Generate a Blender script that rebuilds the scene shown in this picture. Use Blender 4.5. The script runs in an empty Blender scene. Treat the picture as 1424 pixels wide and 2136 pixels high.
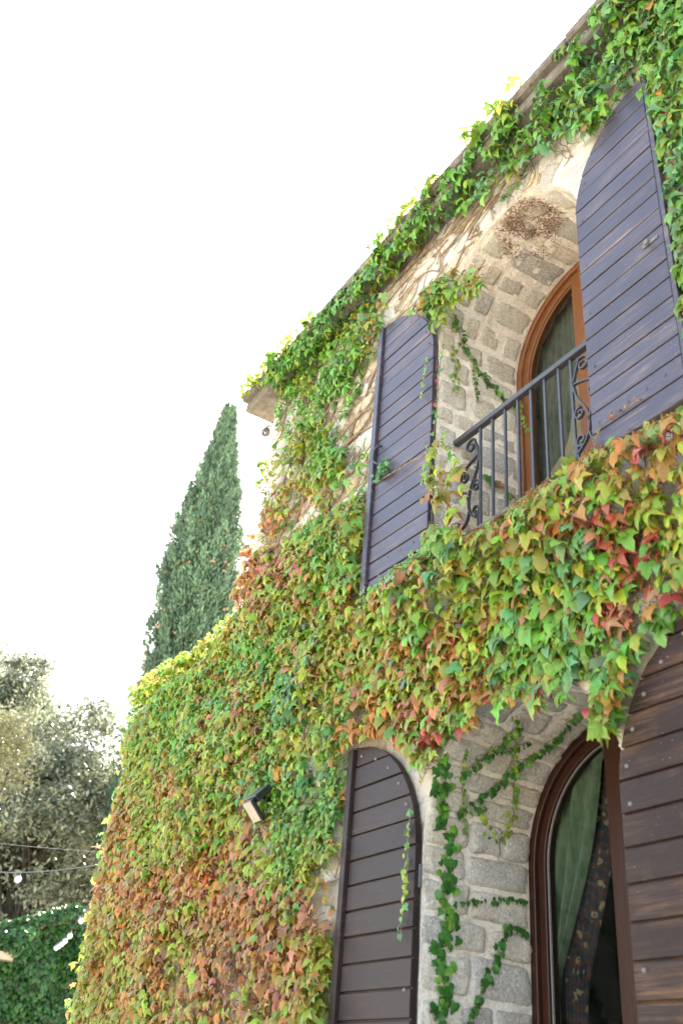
import bpy, math, random
import numpy as np
from mathutils import Vector, Matrix

rng = np.random.default_rng(11)
random.seed(11)
sc = bpy.context.scene
COL = sc.collection

# ------------------------------------------------------------------ camera
F_PX, YAW, PITCH, ROLL, DW = 1990.8, 1.06222, .56067, .09192, 2.65086
PW, PH = 1424.0, 2136.0
cy, sy, cp, sp = math.cos(YAW), math.sin(YAW), math.cos(PITCH), math.sin(PITCH)
FWD = np.array([-sy*cp, cy*cp, sp]); R0 = np.array([cy, sy, 0.]); U0 = np.cross(R0, FWD)
RGT = math.cos(ROLL)*R0 + math.sin(ROLL)*U0
UPV = -math.sin(ROLL)*R0 + math.cos(ROLL)*U0
CAM = np.array([0., -DW, 0.])
cd = bpy.data.cameras.new('camera'); cam = bpy.data.objects.new('camera', cd); COL.objects.link(cam)
cam.matrix_world = Matrix(((RGT[0], UPV[0], -FWD[0], CAM[0]), (RGT[1], UPV[1], -FWD[1], CAM[1]),
                           (RGT[2], UPV[2], -FWD[2], CAM[2]), (0, 0, 0, 1)))
cd.sensor_fit = 'VERTICAL'; cd.sensor_height = 36.0; cd.sensor_width = 24.0
cd.lens = F_PX/PH*36.0
cd.clip_start = .05; cd.clip_end = 2000
cd.dof.use_dof = True; cd.dof.focus_distance = 6.2; cd.dof.aperture_fstop = 2.5
sc.camera = cam

# ------------------------------------------------------------------ sky, sun, exposure
SUN = np.array([-.50, .52, .69]); SUN /= np.linalg.norm(SUN)
EL = math.asin(SUN[2]); AZ = math.atan2(SUN[0], SUN[1])
w = bpy.data.worlds.new('World'); sc.world = w; w.use_nodes = True
nt = w.node_tree; bg = nt.nodes['Background']
sky = nt.nodes.new('ShaderNodeTexSky'); sky.sky_type = 'NISHITA'; sky.sun_disc = False
sky.sun_elevation = EL; sky.sun_rotation = AZ; sky.dust_density = 3.0; sky.air_density = 1.0; sky.ozone_density = 1.0
nt.links.new(sky.outputs[0], bg.inputs[0]); bg.inputs[1].default_value = .13
sd = bpy.data.lights.new('sun', 'SUN'); sd.energy = 4.5; sd.angle = math.radians(.5); sd.color = (1, .95, .86)
so = bpy.data.objects.new('sun', sd); COL.objects.link(so)
so.rotation_euler = Vector(-SUN).to_track_quat('-Z', 'Y').to_euler(); so.location = (-20, 20, 30)
vs = sc.view_settings; vs.view_transform = 'Standard'; vs.look = 'None'; vs.gamma = 1.0
vs.exposure = 2.98
try:
    vs.use_white_balance = True; vs.white_balance_temperature = 7300; vs.white_balance_tint = 8
except Exception: pass
sc.cycles.use_denoising = True; sc.render.filter_size = 1.15; sc.cycles.use_adaptive_sampling = False
sc.cycles.max_bounces = 8; sc.cycles.transparent_max_bounces = 12

# ------------------------------------------------------------------ photo point -> place in the world
def ray(p): return FWD*F_PX + RGT*(p[0]-PW/2) - UPV*(p[1]-PH/2)
def wall(p, y=0.): d = ray(p); return CAM + d*(y+DW)/d[1]
def xpl(p, x): d = ray(p); return CAM + d*x/d[0]
def far(p, h): d = ray(p); return CAM + d/math.hypot(d[0], d[1])*h
def proj(q):
    v = np.asarray(q, float)-CAM; z = v@FWD
    return np.stack([PW/2+F_PX*(v@RGT)/z, PH/2-F_PX*(v@UPV)/z], -1), z

# ------------------------------------------------------------------ helpers
def empty(name, loc=(0, 0, 0)):
    o = bpy.data.objects.new(name, None); COL.objects.link(o); o.location = loc; return o
def tag(o, label=None, cat=None, group=None, kind=None):
    if label: o['label'] = label
    if cat: o['category'] = cat
    if group: o['group'] = group
    if kind: o['kind'] = kind
    return o
def obj(name, verts, faces, mat, parent=None, smooth=False, origin=None):
    me = bpy.data.meshes.new(name)
    v = np.asarray(verts, float)
    if origin is None: origin = np.zeros(3)
    origin = np.asarray(origin, float)
    me.from_pydata((v-origin).tolist(), [], [list(map(int, f)) for f in faces]); me.update()
    if mat: me.materials.append(mat)
    if smooth: me.polygons.foreach_set('use_smooth', [True]*len(me.polygons))
    o = bpy.data.objects.new(name, me); COL.objects.link(o)
    if parent:
        o.parent = parent
        pl = np.array(world_loc(parent)); o.location = origin-pl
    else: o.location = origin
    return o
def world_loc(o):
    l = np.array(o.location)
    while o.parent: o = o.parent; l = l+np.array(o.location)
    return l
class MB:
    def __init__(s): s.v = []; s.f = []
    def add(s, v, f):
        n = len(s.v); s.v += [tuple(map(float, a)) for a in v]; s.f += [[i+n for i in q] for q in f]; return s
    def box(s, a, b):
        (x0, y0, z0), (x1, y1, z1) = a, b
        return s.add([(x0, y0, z0), (x1, y0, z0), (x1, y1, z0), (x0, y1, z0), (x0, y0, z1), (x1, y0, z1), (x1, y1, z1), (x0, y1, z1)],
                     [(0, 3, 2, 1), (4, 5, 6, 7), (0, 1, 5, 4), (1, 2, 6, 5), (2, 3, 7, 6), (3, 0, 4, 7)])
    def bbox(s, a, b, e=.004):      # box with chamfered edges
        a = np.array(a, float); b = np.array(b, float); c = (a+b)/2; h = (b-a)/2; e = min(e, h.min()*.6)
        v = []; idx = {}
        for sx in (-1, 1):
            for sy_ in (-1, 1):
                for sz in (-1, 1):
                    for ax in range(3):
                        q = h-e; q[ax] = h[ax]; idx[(sx, sy_, sz, ax)] = len(v); v.append(c+q*np.array([sx, sy_, sz]))
        f = []
        S = (-1, 1)
        for ax in range(3):
            o1, o2 = [(1, 2), (2, 0), (0, 1)][ax]
            for s0 in S:
                qd = []
                for (p, q) in ((-1, -1), (1, -1), (1, 1), (-1, 1)):
                    k = [0, 0, 0]; k[ax] = s0; k[o1] = p; k[o2] = q; qd.append(idx[(*k, ax)])
                f.append(qd if s0 > 0 else qd[::-1])
            for p in S:
                for q in S:     # edge strips along axis ax
                    k0 = [0, 0, 0]; k0[ax] = -1; k0[o1] = p; k0[o2] = q; k1 = list(k0); k1[ax] = 1
                    qd = [idx[(*k0, o1)], idx[(*k1, o1)], idx[(*k1, o2)], idx[(*k0, o2)]]
                    f.append(qd if p*q < 0 else qd[::-1])
        for sx in S:
            for sy_ in S:
                for sz in S:
                    t = [idx[(sx, sy_, sz, 0)], idx[(sx, sy_, sz, 1)], idx[(sx, sy_, sz, 2)]]
                    f.append(t if sx*sy_*sz > 0 else t[::-1])
        return s.add(v, f)
    def tube(s, pts, rad, n=6, caps=True):
        pts = [np.asarray(p, float) for p in pts]
        rad = [rad]*len(pts) if np.isscalar(rad) else rad
        base = len(s.v); prev = None
        for i, p in enumerate(pts):
            t = pts[min(i+1, len(pts)-1)]-pts[max(i-1, 0)]; t = t/(np.linalg.norm(t)+1e-9)
            if prev is None:
                a = np.array([0, 0, 1.]) if abs(t[2]) < .9 else np.array([1., 0, 0])
                prev = np.cross(t, a)
            u = prev-t*np.dot(prev, t); u = u/(np.linalg.norm(u)+1e-9); prev = u; b = np.cross(t, u)
            for k in range(n):
                an = 2*math.pi*k/n; s.v.append(tuple(p+rad[i]*(math.cos(an)*u+math.sin(an)*b)))
        for i in range(len(pts)-1):
            for k in range(n):
                a = base+i*n+k; c = base+i*n+(k+1) % n; s.f.append([a, c, c+n, a+n])
        if caps:
            s.f.append([base+k for k in range(n)][::-1]); e = base+(len(pts)-1)*n; s.f.append([e+k for k in range(n)])
        return s
    def build(s, name, mat, parent=None, smooth=False, origin=None):
        return obj(name, s.v, s.f, mat, parent, smooth, origin)
def hashn(ix, iy, seed):
    h = (ix*374761393+iy*668265263+seed*974711) & 0x7fffffff
    h = ((h ^ (h >> 13))*1274126177) & 0x7fffffff
    return ((h ^ (h >> 16)) & 0xffff)/65535.
def vnoise(x, y, seed=0):
    x = np.asarray(x, float); y = np.asarray(y, float)
    ix = np.floor(x).astype(np.int64); iy = np.floor(y).astype(np.int64); fx = x-ix; fy = y-iy
    fx = fx*fx*(3-2*fx); fy = fy*fy*(3-2*fy)
    a = hashn(ix, iy, seed); b = hashn(ix+1, iy, seed); c = hashn(ix, iy+1, seed); d = hashn(ix+1, iy+1, seed)
    return (a*(1-fx)+b*fx)*(1-fy)+(c*(1-fx)+d*fx)*fy

# ------------------------------------------------------------------ materials
def mat(name, base=(.5, .5, .5), rough=.6, spec=.5, metal=0):
    m = bpy.data.materials.new(name); m.use_nodes = True
    b = m.node_tree.nodes['Principled BSDF']
    b.inputs['Base Color'].default_value = (*base, 1); b.inputs['Roughness'].default_value = rough
    b.inputs['Specular IOR Level'].default_value = spec; b.inputs['Metallic'].default_value = metal
    return m, m.node_tree, b
def N(t, typ, **kw):
    n = t.nodes.new(typ)
    for k, v in kw.items():
        if hasattr(n, k): setattr(n, k, v)
        else: n.inputs[k.replace('_', ' ')].default_value = v
    return n
def noise(t, vec, scale, detail=6, rough=.6, dist=0):
    n = t.nodes.new('ShaderNodeTexNoise'); n.inputs['Scale'].default_value = scale; n.inputs['Detail'].default_value = detail
    n.inputs['Roughness'].default_value = rough; n.inputs['Distortion'].default_value = dist
    if vec: t.links.new(vec, n.inputs['Vector'])
    return n.outputs['Fac']
def ramp(t, fac, stops):
    r = t.nodes.new('ShaderNodeValToRGB'); el = r.color_ramp.elements
    while len(el) < len(stops): el.new(.5)
    for e, (p, c) in zip(el, stops):
        e.position = p; e.color = (*c, 1) if len(c) == 3 else c
    t.links.new(fac, r.inputs[0]); return r.outputs[0]
def mix(t, fac, a, b, mode='MIX'):
    m = t.nodes.new('ShaderNodeMix'); m.data_type = 'RGBA'; m.blend_type = mode
    for s, v in ((m.inputs[0], fac), (m.inputs[6], a), (m.inputs[7], b)):
        if isinstance(v, (int, float)): s.default_value = v
        elif isinstance(v, tuple): s.default_value = (*v, 1)
        else: t.links.new(v, s)
    return m.outputs[2]
def math_(t, op, a, b=0.):
    m = t.nodes.new('ShaderNodeMath'); m.operation = op
    for s, v in ((m.inputs[0], a), (m.inputs[1], b)):
        if isinstance(v, (int, float)): s.default_value = v
        else: t.links.new(v, s)
    return m.outputs[0]
def bump(t, b, h, strength=.5, dist=.01):
    n = t.nodes.new('ShaderNodeBump'); n.inputs['Strength'].default_value = strength; n.inputs['Distance'].default_value = dist
    t.links.new(h, n.inputs['Height']); t.links.new(n.outputs[0], b.inputs['Normal'])
def coord(t, which='Object', scale=None):
    c = t.nodes.new('ShaderNodeTexCoord').outputs[which]
    if scale:
        m = t.nodes.new('ShaderNodeMapping'); m.inputs['Scale'].default_value = scale; t.links.new(c, m.inputs[0]); c = m.outputs[0]
    return c
def geo_pos(t, scale=None):
    c = t.nodes.new('ShaderNodeNewGeometry').outputs['Position']
    if scale:
        m = t.nodes.new('ShaderNodeMapping'); m.inputs['Scale'].default_value = scale; t.links.new(c, m.inputs[0]); c = m.outputs[0]
    return c
def rnd(t): return t.nodes.new('ShaderNodeObjectInfo').outputs['Random']

def m_rubble():
    m, t, b = mat('rubble_wall', rough=.9, spec=.2); P = geo_pos(t)
    wob = t.nodes.new('ShaderNodeVectorMath'); wob.operation = 'ADD'
    nz = t.nodes.new('ShaderNodeTexNoise'); nz.inputs['Scale'].default_value = 4; t.links.new(P, nz.inputs['Vector'])
    sc_ = t.nodes.new('ShaderNodeVectorMath'); sc_.operation = 'SCALE'; sc_.inputs[3].default_value = .18
    t.links.new(nz.outputs['Color'], sc_.inputs[0]); t.links.new(P, wob.inputs[0]); t.links.new(sc_.outputs[0], wob.inputs[1])
    mp = t.nodes.new('ShaderNodeMapping'); mp.inputs['Scale'].default_value = (4.2, 4.2, 6.5); t.links.new(wob.outputs[0], mp.inputs[0])
    vo = t.nodes.new('ShaderNodeTexVoronoi'); t.links.new(mp.outputs[0], vo.inputs['Vector']); vo.inputs['Scale'].default_value = 1
    ve = t.nodes.new('ShaderNodeTexVoronoi'); ve.feature = 'DISTANCE_TO_EDGE'; t.links.new(mp.outputs[0], ve.inputs['Vector']); ve.inputs['Scale'].default_value = 1
    sep = t.nodes.new('ShaderNodeSeparateColor'); t.links.new(vo.outputs['Color'], sep.inputs[0])
    cell = ramp(t, sep.outputs[0], [(0, (.44, .38, .30)), (.3, (.60, .55, .46)), (.55, (.70, .66, .58)), (.8, (.58, .47, .31)), (1, (.50, .49, .46))])
    fine = noise(t, P, 60, 8, .7)
    cell = mix(t, .55, cell, ramp(t, fine, [(.3, (.45, .43, .4)), (.7, (1, 1, 1))]), 'MULTIPLY')
    patch = noise(t, P, 1.6, 4)
    mort = mix(t, ramp(t, patch, [(.4, (0, 0, 0)), (.62, (1, 1, 1))]), (.62, .59, .53), (.50, .41, .29))
    edge = ramp(t, ve.outputs['Distance'], [(.04, (1, 1, 1)), (.12, (0, 0, 0))])
    c = mix(t, edge, cell, mort)
    stain = noise(t, geo_pos(t, (3, 3, .8)), 2.2, 5)
    c = mix(t, ramp(t, stain, [(.55, (0, 0, 0)), (.8, (.5, .5, .5))]), c, (.25, .2, .14))
    t.links.new(c, b.inputs['Base Color'])
    h = math_(t, 'ADD', math_(t, 'MULTIPLY', ramp(t, ve.outputs['Distance'], [(0, (0, 0, 0)), (.2, (1, 1, 1))]), 1.4), math_(t, 'MULTIPLY', noise(t, P, 25, 8, .7), 1.2))
    bump(t, b, h, .9, .02); return m
RUST = (-2.965, .165, 4.745)       # old rust-brown root stain under the crown of the upper arch
def rusty(t, c, P):
    d = t.nodes.new('ShaderNodeVectorMath'); d.operation = 'DISTANCE'; t.links.new(P, d.inputs[0]); d.inputs[1].default_value = RUST
    dd = math_(t, 'ADD', d.outputs['Value'], math_(t, 'MULTIPLY', math_(t, 'SUBTRACT', noise(t, P, 22, 6, .7), .5), .16))
    ring = ramp(t, dd, [(.04, (.12,)*3), (.10, (.95,)*3), (.165, (.9,)*3), (.20, (0,)*3)])
    fib = ramp(t, noise(t, P, 75, 6, .7), [(.40, (0,)*3), (.55, (1,)*3)])
    return mix(t, math_(t, 'MULTIPLY', ring, fib), c, (.15, .052, .014))
def m_stone(name, cols, speck=.5, dark=(.18, .17, .155)):
    m, t, b = mat(name, rough=.92, spec=.2); P = geo_pos(t)
    r = rnd(t)
    c = ramp(t, r, [(i/max(1, len(cols)-1), k) for i, k in enumerate(cols)])
    c = mix(t, .6, c, ramp(t, noise(t, P, 7, 6, .65), [(.3, (.55, .52, .48)), (.7, (1.0, 1.0, 1.0))]), 'MULTIPLY')
    sp_ = noise(t, P, 62, 5, .8)
    c = mix(t, ramp(t, sp_, [(.50, (0, 0, 0)), (.58, (speck,)*3)]), c, dark)
    li = noise(t, P, 85, 4, .7)
    c = mix(t, ramp(t, li, [(.54, (0, 0, 0)), (.64, (.7, .7, .7))]), c, (.80, .77, .70))
    gr = noise(t, P, 3.3, 5, .6)
    c = mix(t, ramp(t, gr, [(.52, (0, 0, 0)), (.72, (.45, .45, .45))]), c, (.36, .29, .18))
    c = rusty(t, c, P)
    t.links.new(c, b.inputs['Base Color'])
    bump(t, b, math_(t, 'ADD', noise(t, P, 48, 9, .78), math_(t, 'MULTIPLY', noise(t, P, 11, 4), 1.5)), .65, .016); return m
def m_mortar():
    m, t, b = mat('lime_mortar', rough=.95, spec=.15); P = geo_pos(t)
    c = ramp(t, noise(t, P, 5, 6, .6), [(.3, (.62, .54, .45)), (.48, (.84, .77, .67)), (.7, (.78, .71, .61))])
    c = mix(t, .5, c, ramp(t, noise(t, P, 55, 8, .75), [(.34, (.34, .31, .27)), (.52, (1, 1, 1))]), 'MULTIPLY')
    c = rusty(t, c, P)
    t.links.new(c, b.inputs['Base Color'])
    bump(t, b, math_(t, 'ADD', noise(t, P, 30, 9, .75), math_(t, 'MULTIPLY', noise(t, P, 6, 3), 1.5)), .7, .02); return m
def m_wood(name, base, worn, wear=.5, rough=.42, grain=(1.2, 8, 22), spec=.5, coat=0., lo=.5):
    m, t, b = mat(name, rough=rough, spec=spec)
    P = geo_pos(t, grain); O = rnd(t)
    off = t.nodes.new('ShaderNodeVectorMath'); off.operation = 'ADD'; cm = t.nodes.new('ShaderNodeCombineXYZ')
    t.links.new(math_(t, 'MULTIPLY', O, 37.), cm.inputs[0]); t.links.new(math_(t, 'MULTIPLY', O, 91.), cm.inputs[2])
    t.links.new(P, off.inputs[0]); t.links.new(cm.outputs[0], off.inputs[1]); P = off.outputs[0]
    g = noise(t, P, 2.4, 8, .7, .4); fine = noise(t, P, 9, 6, .7)
    c = mix(t, ramp(t, fine, [(.3, (0, 0, 0)), (.7, (1, 1, 1))]), tuple(x*.75 for x in base), tuple(x*1.2 for x in base))
    big = noise(t, geo_pos(t, (1, 1, 1.6)), 2.6, 4)
    msk = math_(t, 'MULTIPLY', ramp(t, g, [(lo, (0, 0, 0)), (lo+.2, (1, 1, 1))]), ramp(t, big, [(.42, (0, 0, 0)), (.68, (wear,)*3)]))
    c = mix(t, msk, c, worn)
    sp_ = noise(t, geo_pos(t, (1, 1, 2.5)), 55, 3, .6)
    c = mix(t, math_(t, 'MULTIPLY', ramp(t, sp_, [(.66, (0, 0, 0)), (.72, (1, 1, 1))]), ramp(t, noise(t, geo_pos(t), 3.5, 3), [(.45, (0, 0, 0)), (.65, (wear*.8,)*3)])), c, tuple(min(1, x*1.8) for x in worn))
    c = mix(t, .35, c, ramp(t, O, [(0, (.5, .5, .5)), (1, (1.3, 1.3, 1.3))]), 'MULTIPLY')
    t.links.new(c, b.inputs['Base Color'])
    t.links.new(math_(t, 'ADD', math_(t, 'MULTIPLY', msk, .3), math_(t, 'ADD', math_(t, 'MULTIPLY', g, .15), rough-.07)), b.inputs['Roughness'])
    b.inputs['Coat Weight'].default_value = coat; b.inputs['Coat Roughness'].default_value = .25
    bump(t, b, math_(t, 'ADD', g, math_(t, 'MULTIPLY', fine, .6)), .35, .003); return m
def m_leaf(name='leaf', trans=.33, rough=.37, attr='col'):
    m, t, b = mat(name, rough=rough, spec=.45)
    a = t.nodes.new('ShaderNodeAttribute'); a.attribute_name = attr
    c = mix(t, .35, a.outputs['Color'], ramp(t, noise(t, geo_pos(t), 40, 5, .6), [(.3, (.62, .62, .62)), (.7, (1.2, 1.2, 1.2))]), 'MULTIPLY')
    t.links.new(c, b.inputs['Base Color'])
    tr = t.nodes.new('ShaderNodeBsdfTranslucent')
    hs = t.nodes.new('ShaderNodeHueSaturation'); hs.inputs['Saturation'].default_value = .85; hs.inputs['Value'].default_value = 1.2
    t.links.new(c, hs.inputs['Color']); t.links.new(hs.outputs[0], tr.inputs['Color'])
    mx = t.nodes.new('ShaderNodeMixShader'); mx.inputs[0].default_value = trans
    t.links.new(b.outputs[0], mx.inputs[1]); t.links.new(tr.outputs[0], mx.inputs[2])
    t.links.new(mx.outputs[0], t.nodes['Material Output'].inputs[0])
    bump(t, b, noise(t, geo_pos(t), 70, 4), .25, .004); return m
def m_noisy(name, a_, b_, scale, rough=.7, spec=.3, bs=.4, bd=.01):
    m, t, b = mat(name, rough=rough, spec=spec); P = geo_pos(t)
    t.links.new(ramp(t, noise(t, P, scale, 7, .65), [(.3, a_), (.7, b_)]), b.inputs['Base Color'])
    bump(t, b, noise(t, P, scale*2.5, 6, .7), bs, bd); return m
def m_glass():
    m, t, b = mat('window_glass'); t.nodes.remove(b)
    tr = t.nodes.new('ShaderNodeBsdfTransparent'); tr.inputs[0].default_value = (.82, .88, .84, 1)
    gl = t.nodes.new('ShaderNodeBsdfGlossy'); gl.inputs['Roughness'].default_value = .03; gl.inputs[0].default_value = (.9, .95, .95, 1)
    fr = t.nodes.new('ShaderNodeFresnel'); fr.inputs[0].default_value = 1.36
    mx = t.nodes.new('ShaderNodeMixShader'); t.links.new(fr.outputs[0], mx.inputs[0])
    t.links.new(tr.outputs[0], mx.inputs[1]); t.links.new(gl.outputs[0], mx.inputs[2])
    t.links.new(mx.outputs[0], t.nodes['Material Output'].inputs[0]); return m
def m_cloth(name, c0, c1, pattern=False):
    m, t, b = mat(name, rough=.85, spec=.2); P = geo_pos(t)
    c = ramp(t, noise(t, geo_pos(t, (6, 6, 1)), 6, 5), [(.3, c0), (.7, c1)])
    if pattern:
        vo = t.nodes.new('ShaderNodeTexVoronoi'); vo.inputs['Scale'].default_value = 17; nd = t.nodes.new('ShaderNodeVectorMath'); nd.operation = 'ADD'; nz = t.nodes.new('ShaderNodeTexNoise'); nz.inputs['Scale'].default_value = 14; t.links.new(P, nz.inputs['Vector'])
        ns = t.nodes.new('ShaderNodeVectorMath'); ns.operation = 'SCALE'; ns.inputs[3].default_value = .09; t.links.new(nz.outputs['Color'], ns.inputs[0]); t.links.new(P, nd.inputs[0]); t.links.new(ns.outputs[0], nd.inputs[1]); t.links.new(nd.outputs[0], vo.inputs['Vector'])
        wv = t.nodes.new('ShaderNodeTexWave'); wv.wave_type = 'RINGS'; wv.inputs['Scale'].default_value = 9; wv.inputs['Distortion'].default_value = 9; wv.inputs['Detail'].default_value = 3
        t.links.new(P, wv.inputs['Vector'])
        c = mix(t, ramp(t, wv.outputs['Fac'], [(.62, (0, 0, 0)), (.74, (.8, .8, .8))]), (.018, .022, .03), (.075, .022, .018))
        c = mix(t, ramp(t, vo.outputs['Distance'], [(.22, (1, 1, 1)), (.32, (0, 0, 0))]), c, (.20, .135, .07))
        c = mix(t, ramp(t, vo.outputs['Distance'], [(.08, (1, 1, 1)), (.14, (0, 0, 0))]), c, (.05, .03, .03))
    t.links.new(c, b.inputs['Base Color']); bump(t, b, noise(t, P, 200, 2), .2, .002); return m

M = dict(
    rubble=m_rubble(),
    granite=m_stone('granite_block', [(.60, .56, .48), (.72, .66, .57), (.52, .49, .43), (.66, .59, .47), (.60, .57, .52), (.46, .44, .39)]),
    facestone=m_stone('field_stone', [(.50, .47, .40), (.62, .59, .53), (.50, .38, .23), (.52, .48, .41), (.58, .56, .51), (.36, .33, .28)], .35, (.2, .17, .13)),
    mortar=m_mortar(),
    shut_up=m_wood('painted_shutter', (.040, .034, .050), (.25, .18, .15), .9, .42, spec=.55, coat=.1, lo=.47),
    shut_ll=m_wood('dark_shutter', (.028, .019, .018), (.14, .085, .06), .7, .5, spec=.26, coat=.0, lo=.50),
    shut_lo=m_wood('worn_shutter', (.030, .017, .014), (.19, .105, .06), 1., .55, spec=.2, coat=.0, lo=.43),
    frame_up=m_wood('orange_wood', (.19, .070, .024), (.30, .14, .055), .5, .42, grain=(14, 14, 1.2)),
    frame_lo=m_wood('dark_wood', (.036, .012, .006), (.07, .025, .012), .4, .40, spec=.3, grain=(14, 14, 1.2)),
    iron=m_noisy('wrought_iron', (.035, .037, .045), (.055, .056, .066), 40, .38, .5, .2, .002),
    steel=m_noisy('galvanised', (.09, .085, .08), (.17, .16, .15), 60, .45, .5, .2, .002),
    blackp=m_noisy('black_plastic', (.012, .012, .013), (.02, .02, .022), 30, .3, .5, .1, .001),
    whitep=m_noisy('white_plastic', (.66, .66, .65), (.78, .78, .77), 20, .35, .5, .05, .001),
    cream=m_noisy('cream_diffuser', (.26, .225, .17), (.33, .285, .22), 25, .35, .5, .05, .001),
    lens=mat('dark_lens', (.01, .01, .012), .06, .8)[0],
    glass=m_glass(),
    bulb=mat('bulb_glass', (.34, .35, .36), .08, .8)[0],
    green=m_cloth('green_cloth', (.075, .115, .072), (.15, .20, .135)),
    pattern=m_cloth('patterned_cloth', (.1, .1, .1), (.2, .2, .2), True),
    beige=m_cloth('beige_cloth', (.27, .20, .13), (.36, .28, .19)),
    sheer=m_cloth('grey_cloth', (.06, .065, .055), (.15, .155, .13)),
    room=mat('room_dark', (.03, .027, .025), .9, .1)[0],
    cornice=m_noisy('weathered_cornice', (.09, .078, .065), (.22, .195, .16), 14, .9, .2, .7, .015),
    tile=m_noisy('clay_tile', (.28, .13, .07), (.4, .24, .15), 9, .9, .2, .5, .01),
    bark=m_noisy('vine_bark', (.13, .085, .055), (.34, .25, .17), 25, .9, .2, .6, .005),
    root=m_noisy('dead_root', (.15, .055, .015), (.32, .14, .045), 80, .95, .1, .3, .003),
    leaf=m_leaf(), ground=m_noisy('gravel', (.36, .335, .29), (.52, .485, .43), 30, .95, .1, .6, .02),
    needle=m_leaf('cypress_sprig', .12, .5), cone=mat('cypress_cone', (.36, .22, .11), .7, .3)[0],
    oakleaf=m_leaf('oak_leaf', .28, .26), trunk=m_noisy('tree_bark', (.035, .03, .024), (.09, .08, .065), 9, .95, .1, .8, .03),
    board=m_noisy('grey_board', (.09, .08, .07), (.17, .155, .14), 12, .8, .2),
)

GZ = -1.65
# ------------------------------------------------------------------ ground
tag(obj('ground', [(-500, -500, GZ), (500, -500, GZ), (500, 500, GZ), (-500, 500, GZ)], [(0, 1, 2, 3)], M['ground']), kind='structure')

# ------------------------------------------------------------------ house
XW, XC, XE = -8.24, -6.10, 5.0          # wing end, corner of the tall block, far end
ZT, ZWG, DEP, REV = 5.26, 2.98, 7.0, .63
OX0, OX1 = -3.70, -2.437; OXC = (OX0+OX1)/2; ORAD = (OX1-OX0)/2
OPEN = [dict(zb=2.60, zs=4.13), dict(zb=-1.45, zs=1.075)]      # upper door, lower window
house = empty('stone_house', (XC, 0, GZ))
tag(house, 'tall stone house with arched windows and dark wooden shutters under the climbing vine', 'house')
def arch_z(x, o): return o['zs']+math.sqrt(max(0, ORAD**2-(x-OXC)**2))
mb = MB()
def q4(a, b, c, d): mb.add([a, b, c, d], [(0, 1, 2, 3)])
def front(x0, x1, z0, z1): q4((x0, 0, z0), (x1, 0, z0), (x1, 0, z1), (x0, 0, z1))
front(XW, XC, GZ, ZWG); front(XC, OX0, GZ, ZT); front(OX1, XE, GZ, ZT)
up, lo = OPEN
xs = [OXC-ORAD*math.cos(math.pi*i/32) for i in range(33)]
front(OX0, OX1, GZ, lo['zb'])
for i in range(32):
    a, b = xs[i], xs[i+1]
    q4((a, 0, arch_z(a, lo)), (b, 0, arch_z(b, lo)), (b, 0, up['zb']), (a, 0, up['zb']))
    q4((a, 0, arch_z(a, up)), (b, 0, arch_z(b, up)), (b, 0, ZT), (a, 0, ZT))
q4((XW, DEP, GZ), (XW, 0, GZ), (XW, 0, ZWG), (XW, DEP, ZWG))           # wing end
q4((XW, 0, ZWG), (XC, 0, ZWG), (XC, DEP, ZWG), (XW, DEP, ZWG))         # wing top
q4((XC, DEP, ZWG), (XC, 0, ZWG), (XC, 0, ZT), (XC, DEP, ZT))
q4((XE, 0, GZ), (XE, DEP, GZ), (XE, DEP, ZT), (XE, 0, ZT))
q4((XE, DEP, GZ), (XW, DEP, GZ), (XW, DEP, ZWG), (XE, DEP, ZWG))
q4((XE, DEP, ZWG), (XC, DEP, ZWG), (XC, DEP, ZT), (XE, DEP, ZT))
q4((XC, 0, ZT), (XE, 0, ZT), (XE, DEP, ZT), (XC, DEP, ZT))
hwall = mb.build('wall', M['rubble'], house)
# cornice of rough slabs along the eaves, and the roof behind it
x = XC-.31; k = 0
corn = None
while x < XE+.2:
    wdt = .55+.3*random.random(); e = .012*random.random()
    b_ = MB().bbox((x, -.15-e, ZT-.04+e), (min(x+wdt, XE+.3)-.004, .3, ZT+.05+e*.6), .014)
    b_.bbox((x+.004, -.20-e, ZT+.052+e), (min(x+wdt, XE+.3)-.006, .35, ZT+.125+e), .014)
    b_.build('cornice_slab', M['cornice'], house, origin=(x, 0, ZT)); x += wdt
mb = MB(); rz = ZT+.16; ap = 1.3
A = (XC-.3, -.18, rz); B = (XE+.3, -.18, rz); Cc = (XE+.3, DEP+.25, rz); Dd = (XC-.3, DEP+.25, rz)
E1 = (XC+3.2, DEP/2, rz+ap); E2 = (XE-3.2, DEP/2, rz+ap)
mb.add([A, B, Cc, Dd, E1, E2], [(0, 1, 5, 4), (1, 2, 5), (2, 3, 4, 5), (3, 0, 4), (3, 2, 1, 0)])
mb.build('roof', M['tile'], house)
# sloping ledge slab that closes the low wing
MB().bbox((XW+.01, .02, ZWG+.002), (XC-.002, .40, ZWG+.05), .012).build('ledge_slab', M['cornice'], house)
MB().bbox((OX0+.01, -.02, up['zb']-.03), (OX1-.01, REV-.01, up['zb']+.006), .012).build('balcony_sill', M['cornice'], house)
# dark rooms behind the windows
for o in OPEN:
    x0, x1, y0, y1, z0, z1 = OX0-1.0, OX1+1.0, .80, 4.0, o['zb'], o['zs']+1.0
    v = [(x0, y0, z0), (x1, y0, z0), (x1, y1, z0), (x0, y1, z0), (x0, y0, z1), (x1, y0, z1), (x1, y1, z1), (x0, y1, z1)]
    obj('room', v, [(0, 1, 2, 3), (4, 7, 6, 5), (1, 5, 6, 2), (2, 6, 7, 3), (3, 7, 4, 0)], M['room'], house)

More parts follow.
